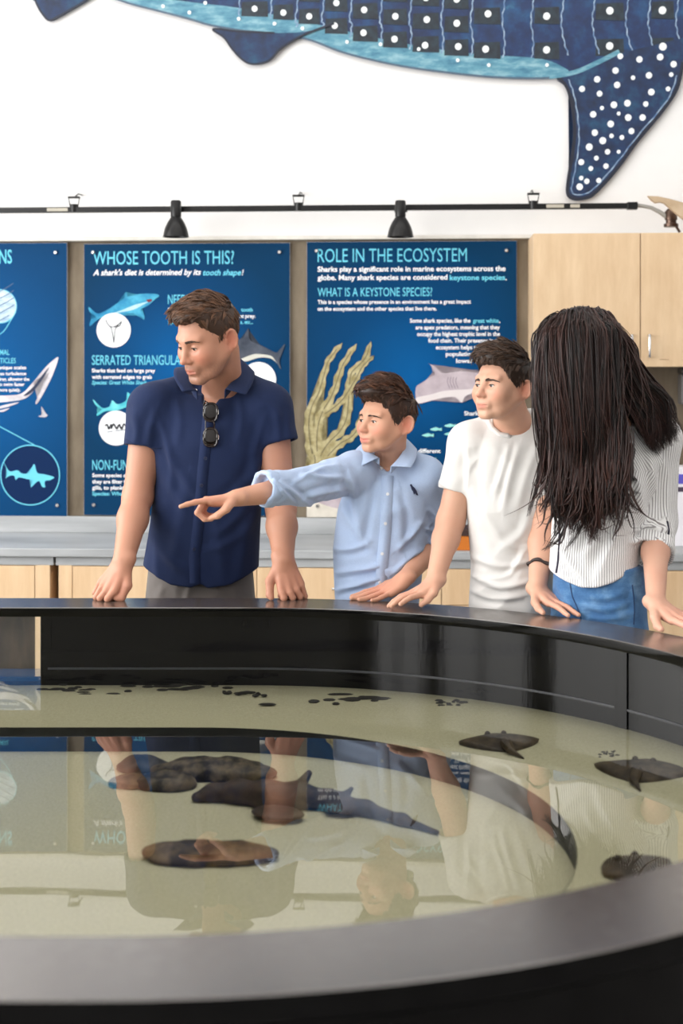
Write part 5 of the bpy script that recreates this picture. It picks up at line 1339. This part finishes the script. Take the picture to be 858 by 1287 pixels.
    legs_part(root, J(475, 812, 4.30), .075, DENIM, 4.34, SNEAKER, .075, 0, .125, .088, RIMC+.02)
boy_blue()

# ------------------------------------------------------------------ the boy in the white T-shirt
def boy_white():
    root = empty('person', (.48, 4.16, 0), 0, 'boy in a white short-sleeved top with both hands on the rim, wearing a dark bracelet', 'person')
    base, lip, pink = srgb(212, 166, 141), srgb(196, 116, 102), srgb(222, 136, 112)
    H = Head(632, 488, 4.03, (.86, .86, .83), -50, -5, 0, jaw=1.10, nose=.9, child=.8, eye=.85, ear=1.28, smile=.35)
    sR, eR, wR = J(590, 558, 4.13), J(566, 655, 4.10), J(546, 731, 4.0)
    sL, eL, wL = J(692, 562, 4.10), J(684, 658, 4.02), J(675, 741, 3.93)
    T = sec(0, [(530, 612, 668, .062, 4.14), (543, 596, 688, .082, 4.13), (562, 584, 700, .098, 4.12), (610, 584, 697, .108, 4.11), (660, 588, 696, .110, 4.10), (710, 592, 697, .110, 4.10), (760, 589, 700, .110, 4.09), (815, 590, 702, .11, 4.09)])
    neck = J(645, 536, 4.12)
    body = H.prims()+[cone(H.w((0, .028, -.05)), neck, .048, .053, .02), cone(neck, J(642, 556, 4.10), .050, .045, .03), loft(T[1:], .02, off=.014)]
    for a, b, c in ((sR, eR, wR), (sL, eL, wL)):
        body += [cone(a, b, .047, .039, .02), cone(b, b+(c-b)*.3, .039, .037, .02), cone(b+(c-b)*.3, c, .037, .0245, .02)]
    body += hand(wR, (-.74, -.58, -.34), (-.25, -.15, .95), -1, .90, [(-14, 10, 6), (-12, 12, 8), (-10, 14, 10), (-8, 16, 12)], (5, 1, -4, -9), [(.046, .052, -.010), (.050, .084, -.018), (.046, .110, -.022)], RIMC)
    body += hand(wL, (.58, -.74, -.32), (.15, -.25, .95), 1, .88, [(-8, 12, 8), (-8, 12, 8), (-8, 12, 8), (-8, 12, 8)], (7, 1, -5, -12), None, RIMC)
    o, bb = skin_part(root, body, H, .0024, base, lip, pink, 0, (wR+np.array([-.08, -.02, -.03]), wL+np.array([.05, -.06, -.03])))
    eyes_part(root, H, bb, (-.25, -.95, 0), HAIR_TEEN, srgb(44, 30, 22), 1.05, True, .0165)
    hair_part(root, H, HAIR_TEEN, 800, 1.7, (-.45, -.75, .12), (0, .2, -1), (.021, .050), .20, .2, .014, .014, .0012, .10)
    hR, hL = J(572, 617, 4.12), J(684, 624, 4.06)
    sh = [loft(T, .02), cone(J(622, 533, 4.15), sR+np.array([0, 0, .004]), .040, .054, .03), cone(J(668, 530, 4.14), sL+np.array([0, 0, .004]), .040, .054, .03), ell(sR, (.056, .066, .058), .03), ell(sL, (.056, .066, .058), .03),
          sleeve([cone(sR, hR+(hR-sR)*.5, .057, .050, .02)], hR, unit(hR-sR)+np.array([0, 0, -.4]), .03, .044, .025), sleeve([cone(sL, hL+(hL-sL)*.5, .057, .050, .02)], hL, unit(hL-sL)+np.array([0, 0, -.4]), .03, .044, .025),
          cone(neck+np.array([0, 0, -.03]), neck+np.array([-.004, -.004, .0]), .064, .058, .02)]
    sh += [cone(H.w((0, .03, -.06)), neck+np.array([-.004, -.016, -.004]), .048, .054, .004, 's'), cone(J(638, 524, 4.04), J(641, 533, 4.05), .040, .024, .008, 's')]
    D = [([(605, 640), (630, 680), (650, 690)], 0.0066, 6.3), ([(594, 700), (630, 712), (665, 706)], 0.0077, 4.1), ([(592, 722), (630, 738), (668, 730)], 0.0088, 4.1), ([(592, 742), (620, 752), (655, 750)], 0.0077, 3.6), ([(640, 560), (632, 590), (622, 620)], 0.0055, 4.5), ([(652, 560), (640, 600), (632, 640)], 0.0055, 4.5), ([(676, 560), (660, 600), (650, 640)], 0.0055, 5.4), ([(586, 560), (590, 590), (588, 615)], 0.0055, 4.1), ([(604, 560), (600, 600), (602, 650)], -0.0055, 5.4), ([(665, 640), (655, 670), (630, 690)], 0.0055, 5.4), ([(660, 690), (640, 722), (610, 728)], 0.0066, 3.6)]
    sh += [ripple(J(635, 730, 4.0), .15, 41, 55, .008, (.5, 1, 1.8)), ripple(J(625, 620, 4.0), .18, 42, 32, .006), ripple(sR+np.array([-.01, -.04, -.04]), .10, 43, 60, .005)]
    g, bv, V, Q = garment(root, 'shirt', sh, WHITEKNIT, .0035, folds=D)
    strip_on(root, 'neckband', bv, [(613, 529), (618, 538), (628, 546), (640, 548), (652, 541), (661, 530), (666, 519)], .014, WHITEKNIT, .0026, 8)
    cuff_ring(root, hR-np.array([0, 0, -.010]), hR-sR, .0495, .018, WHITEKNIT, 'sleeve_hem', .0012)
    ax = unit(wL-eL); c = eL+(wL-eL)*.63
    cuff_ring(root, c, ax, .0325, .011, plain('dark_leather_band', srgb(42, 30, 28), .5), 'bracelet', .0022)
    b = MB(); d = unit(np.array([.75, -.6, 0])); 
    b.cyl(c+d*.033-ax*.006-np.array(root.location), c+d*.033+ax*.006-np.array(root.location), .0045, n=10); b.done('bracelet_clasp', plain('white_clasp', srgb(236, 232, 228), .3), root, smooth=True)
    legs_part(root, J(642, 815, 4.12), .082, DARKCOTTON, 4.17, SNEAKER, .08, 0, .125, .095, RIMC+.0)
boy_white()

# ------------------------------------------------------------------ the woman in the striped blouse
def woman():
    root = empty('person', (.72, 3.98, 0), 0, 'woman with long dark hair in a striped blouse and jeans, bending over the rim', 'person')
    base, lip, pink = srgb(212, 166, 143), srgb(190, 104, 98), srgb(222, 138, 118)
    yw = -.45
    H = Head(722, 462, 3.84, .93, -50, 42, -6, jaw=.94, nose=.88, child=.3, eye=.7)
    sL, eL, wL = J(826, 552, 3.96), J(823, 655, 3.95), J(824, 758, 3.68)
    sR, eR, wR = J(716, 572, 4.08), J(704, 655, 4.34), J(668, 700, 4.30)
    T = [(z, x, y, rx, ry, yw) for z, x, y, rx, ry, _ in sec(0, [(536, 752, 808, .06, 3.98), (552, 728, 836, .085, 3.98), (575, 712, 840, .10, 3.97), (620, 700, 820, .112, 3.95), (660, 694, 802, .110, 3.93), (700, 692, 800, .112, 3.91), (745, 688, 806, .118, 3.90)])]
    neck = J(768, 530, 3.96)
    body = H.prims()+[cone(H.w((0, .035, -.04)), neck, .048, .052, .02), cone(neck, J(766, 560, 3.95), .052, .05, .03), loft(T[2:], .02, off=.018)]
    body += [cone(sL, eL, .044, .037, .02), cone(eL, eL+(wL-eL)*.4, .037, .035, .02), cone(eL+(wL-eL)*.4, wL, .035, .0235, .02)]
    body += [cone(sR, eR, .044, .037, .02), cone(eR, wR, .037, .0235, .02)]
    body += hand(wL, (.58, -.72, -.34), (.05, -.20, .97), 1, .95, [(-12, 14, 8), (-10, 14, 8), (-8, 14, 8), (-6, 14, 8)], (9, 2, -6, -14), [(.050, .044, -.010), (.066, .070, -.02), (.076, .094, -.026)], RIMC)
    body += hand(wR, (-.9, -.2, .1), (.1, .9, .2), -1, .92, [(8, 12, 8)]*4, (5, 1, -4, -9))
    o, bb = skin_part(root, body, H, .0026, base, lip, pink, 0, (wL+np.array([.06, -.08, -.03]),))
    eyes_part(root, H, bb, (-.1, -.95, -.2), HAIR_WOMAN)
    cf = J(819, 694, 3.87); cr = eR+(wR-eR)*.3
    axL = unit(cf-eL)
    sh = [loft(T, .02), cone(J(752, 540, 3.99), sR, .042, .052, .03), cone(J(786, 534, 3.98), sL+np.array([0, 0, .004]), .042, .055, .03), ell(sL, (.062, .068, .064), .03), ell(sR, (.055, .062, .058), .03),
          sleeve([cone(sL, eL, .062, .058, .02), cone(eL, cf+(cf-eL)*.5, .058, .052, .02)], cf, cf-eL, .03, .044, .02), sleeve([cone(sR, eR, .056, .05, .02), cone(eR, cr+(wR-eR)*.2, .05, .045, .02)], cr, wR-eR, .03, .040, .02)]
    sh += [cone(H.w((0, .035, -.05)), neck, .046, .054, .005, 's')]
    hem = lambda x: np.interp(x, [684, 692, 712, 731, 750, 770, 790, 812], [718, 724, 733, 738, 737, 731, 720, 712])
    def cut(P): return P[:, 2]-(HC-(hem(CX+P[:, 0]/P[:, 1]*F)-HY)*3.80/F)
    sh.append(Prim(cut, J(748, 745, 3.9), .32, .004, 's'))
    D = [([(800, 600), (806, 640), (800, 680)], 0.0077, 4.5), ([(835, 580), (838, 620), (834, 670)], 0.0066, 4.5), ([(815, 570), (822, 610), (818, 650)], 0.0066, 4.5), ([(795, 668), (815, 662), (840, 668)], 0.0088, 3.2), ([(795, 682), (815, 676), (842, 682)], 0.0088, 2.7), ([(700, 680), (715, 705), (735, 730)], 0.0066, 4.5), ([(785, 650), (765, 690), (750, 725)], 0.0066, 5.4), ([(770, 640), (750, 670), (735, 700)], 0.0066, 5.4)]
    sh += [ripple(J(745, 690, 3.8), .16, 51, 36, .006), ripple(J(820, 660, 3.88), .12, 52, 60, .006)]
    ax0 = unit(eL-sL); pa = unit(np.cross(ax0, [0, 1, 0])); pb = np.cross(ax0, pa)
    def stripe(V):
        # cloth coordinate: round the sleeve for the sleeve, round the trunk elsewhere
        q = V-sL; t = q@ax0; d = np.linalg.norm(q-t[:, None]*ax0, axis=1)
        ua = np.arctan2(q@pb, q@pa)*.058
        zz = [a[0] for a in T]; cx = np.interp(V[:, 2], zz, [a[1] for a in T]); cy = np.interp(V[:, 2], zz, [a[2] for a in T])
        x, y = V[:, 0]-cx, V[:, 1]-cy; c, s = math.cos(yw), math.sin(yw)
        ut = np.arctan2(x*c+y*s, -(-x*s+y*c))*.118
        up = ut+ (V[:, 2]-sL[2])*.8
        u = np.where((d < .078) & (t > -.02) & (V[:, 0] > J(792, 600, 3.9)[0]), ua, np.where(V[:, 2] > J(0, 590, 3.9)[2], up, ut))
        return {'stripe': u/.0066+40}
    g, bv, V, Q = garment(root, 'blouse', sh, STRIPED, .0033, stripe, folds=D)
    oc = cuff_ring(root, cf-axL*.012, axL, .0545, .040, STRIPED, th=.005)
    Vc = np.array([v.co for v in oc.data.vertices]); set_attr(oc.data, 'stripe', (np.arange(len(Vc))//8)*1.25)
    strip_on(root, 'placket_edge', bv, [(703, 655), (703, 680), (701, 706), (698, 727)], .006, THREAD, .002)
    strip_on(root, 'sleeve_tab', bv, [(838, 655), (840, 665), (839, 675), (841, 684)], .006, THREAD, .002)
    jn, jb = legs_part(root, J(752, 822, 3.90), .078, DENIM, 3.98, SHOE, .075, yw, .134, .106, RIMC+.128, [([(735, 748), (760, 752), (785, 746)], .006, 4), ([(735, 762), (762, 766), (790, 758)], .006, 4), ([(700, 735), (712, 752), (728, 772)], .006, 4), ([(740, 775), (765, 778), (792, 772)], .005, 4), ([(795, 735), (797, 755), (796, 780)], .004, 4), ([(704, 750), (712, 765), (722, 780)], .005, 4)])
    strip_on(root, 'fly_seam', jb, [(716, 733), (719, 750), (727, 768), (731, 780)], .0035, DENIMDARK, .0008)
    strip_on(root, 'side_seam', jb, [(794, 735), (796, 750), (797, 768), (796, 785)], .0035, DENIMDARK, .0008)
    # long hair: a dense core and several hundred hanging locks
    cs = [ell(H.w((0, .012, .045)), (.086, .100, .092), .02), cone(J(729, 455, 3.86), J(734, 560, 3.83), .092, .072, .04), cone(J(734, 560, 3.83), J(738, 605, 3.83), .072, .045, .03), cone(J(762, 450, 3.90), J(802, 515, 3.93), .072, .040, .04), cone(J(700, 460, 3.85), J(706, 560, 3.83), .050, .040, .03)]
    cs += [ripple(J(735, 520, 3.7), .3, 61, 90, .006, (1.4, 1, .2))]
    Vc, Qc = sculpt(cs, .005, smooth=1)
    Vs, Qs, S, off = [Vc], [Qc], [np.full(len(Vc), .08)], len(Vc)
    g = np.random.default_rng(12)
    def lock(pts, r, s, curl=0.0, ph=0.0, m=20):
        nonlocal off
        pts = catmull(np.array(pts), 6, False); t = np.linspace(0, 1, len(pts)); t2 = np.linspace(0, 1, m); P = np.stack([np.interp(t2, t, pts[:, i]) for i in range(3)], 1)
        w = curl*np.clip((t2-.30)/.7, 0, 1)**1.3
        P[:, 0] += w*np.sin(t2*8.5+ph); P[:, 1] += w*.6*np.cos(t2*8+ph); P += .0025*np.sin(t2*14+ph)[:, None]*np.array([1, .5, 0])
        R = r*np.clip(np.minimum(t2*8+.4, (1-t2)*2.6+.08), 0, 1)
        V, Q = tube_arrays(P, R, 4); Vs.append(V); Qs.append(Q+off); off += len(V); S.append(np.full(len(V), s))
    for k in range(210):
        s = (k+g.random())/210; layer = g.random()**2.2
        dep = lambda px, py, half, c=731, w=74: (3.86-half*math.sqrt(max(0, 1-((px-c)/w)**2)))*(1-layer)+(3.86+.01)*layer
        rx = 704+56*s+g.normal()*4; ry = 398-8*math.sin(math.pi*s)+g.normal()*1.2
        x1 = 674+125*s; y1 = 438+g.normal()*8-16*math.sin(math.pi*s)
        if s < .80:
            x2 = 683+123*s*.93+g.normal()*5; y2 = 530+g.normal()*12
            x3 = 690+112*s+g.normal()*9; y3 = 592+g.normal()*20+20*math.sin(math.pi*min(1, s/.8))
            x4 = x3+g.normal()*10+(4 if s > .3 else -3); y4 = y3+30+g.normal()*12
            pts = [J(rx+(731-rx)*.2, ry+5, 3.90), J(rx, ry, dep(rx, ry, .05)), J((rx+x1)/2+(x1-rx)*.14, ry+13+abs(x1-rx)*.10, dep((rx+x1)/2, 415, .115)), J(x1, y1+10, dep(x1, y1, .15)), J(x2, y2, dep(x2, y2, .15)), J(x3, y3, dep(x3, y3, .125)), J(x4, y4, dep(x4, y4, .12))]
        else:
            f = (s-.80)/.20; e = lambda: g.normal()*3
            O = [(759, 397), (772, 412), (786, 437), (805, 465), (834, 496), (851, 541)]; I = [(750, 397), (760, 414), (772, 450), (785, 500), (804, 536), (822, 572)]
            D_ = [3.80, 3.78, 3.80, 3.83, 3.845, 3.845]
            pts = [J(I[q][0]*(1-f)+O[q][0]*f+(e() if q > 1 else 0), I[q][1]*(1-f)+O[q][1]*f+(e() if q > 1 else 0), D_[q]+.04*layer) for q in range(6)]
        c0, ph = .004+.020*g.random(), g.random()*6.28; s0 = np.clip(g.normal(.28, .22), 0, 1); pts = np.array(pts)
        for q in range(17):
            o = g.normal(size=(1, 3))*np.array([.0075, .0045, .003]); tp = np.interp(np.linspace(0, 1, len(pts)), [0, .3, .6, 1], [.6, 1.1, 1.0, .35])[:, None]; e = g.normal(size=(len(pts), 3))*.0022
            lock(pts+o*tp+e, .0019*(.5+.8*g.random()), np.clip(s0+g.normal()*.10, 0, 1), c0, ph+g.normal()*.3)
    for k in range(150):                                          # loose curling ends
        x = 690+105*g.random(); y = 585+g.normal()*18; dx = g.normal()*10+(-8 if x < 712 else 0)
        pts = [J(x, y-40, 3.725), J(x, y, 3.72), J(x+dx*.4, y+28, 3.72), J(x+dx, y+50+g.normal()*8, 3.725), J(x+dx*1.6+g.normal()*6, y+62+g.normal()*8, 3.73)]
        lock(pts, .0020*(.5+g.random()), np.clip(g.normal(.35, .2), 0, 1), .005+.022*g.random(), g.random()*6.28)
    for k in range(30):                                           # stray hairs
        s = g.random()
        pts = [J(706+50*s, 396, 3.80), J(684+95*s, 404, 3.74), J(672+132*s, 440+g.normal()*6, 3.72), J(668+135*s+g.normal()*8, 500, 3.70), J(676+130*s+g.normal()*10, 560, 3.70)]
        lock(pts, .0009, .5, .01, g.random()*6)
    part(root, 'hair', np.concatenate(Vs), np.concatenate(Qs), HAIR_WOMAN, {'shade': np.concatenate(S)})
woman()
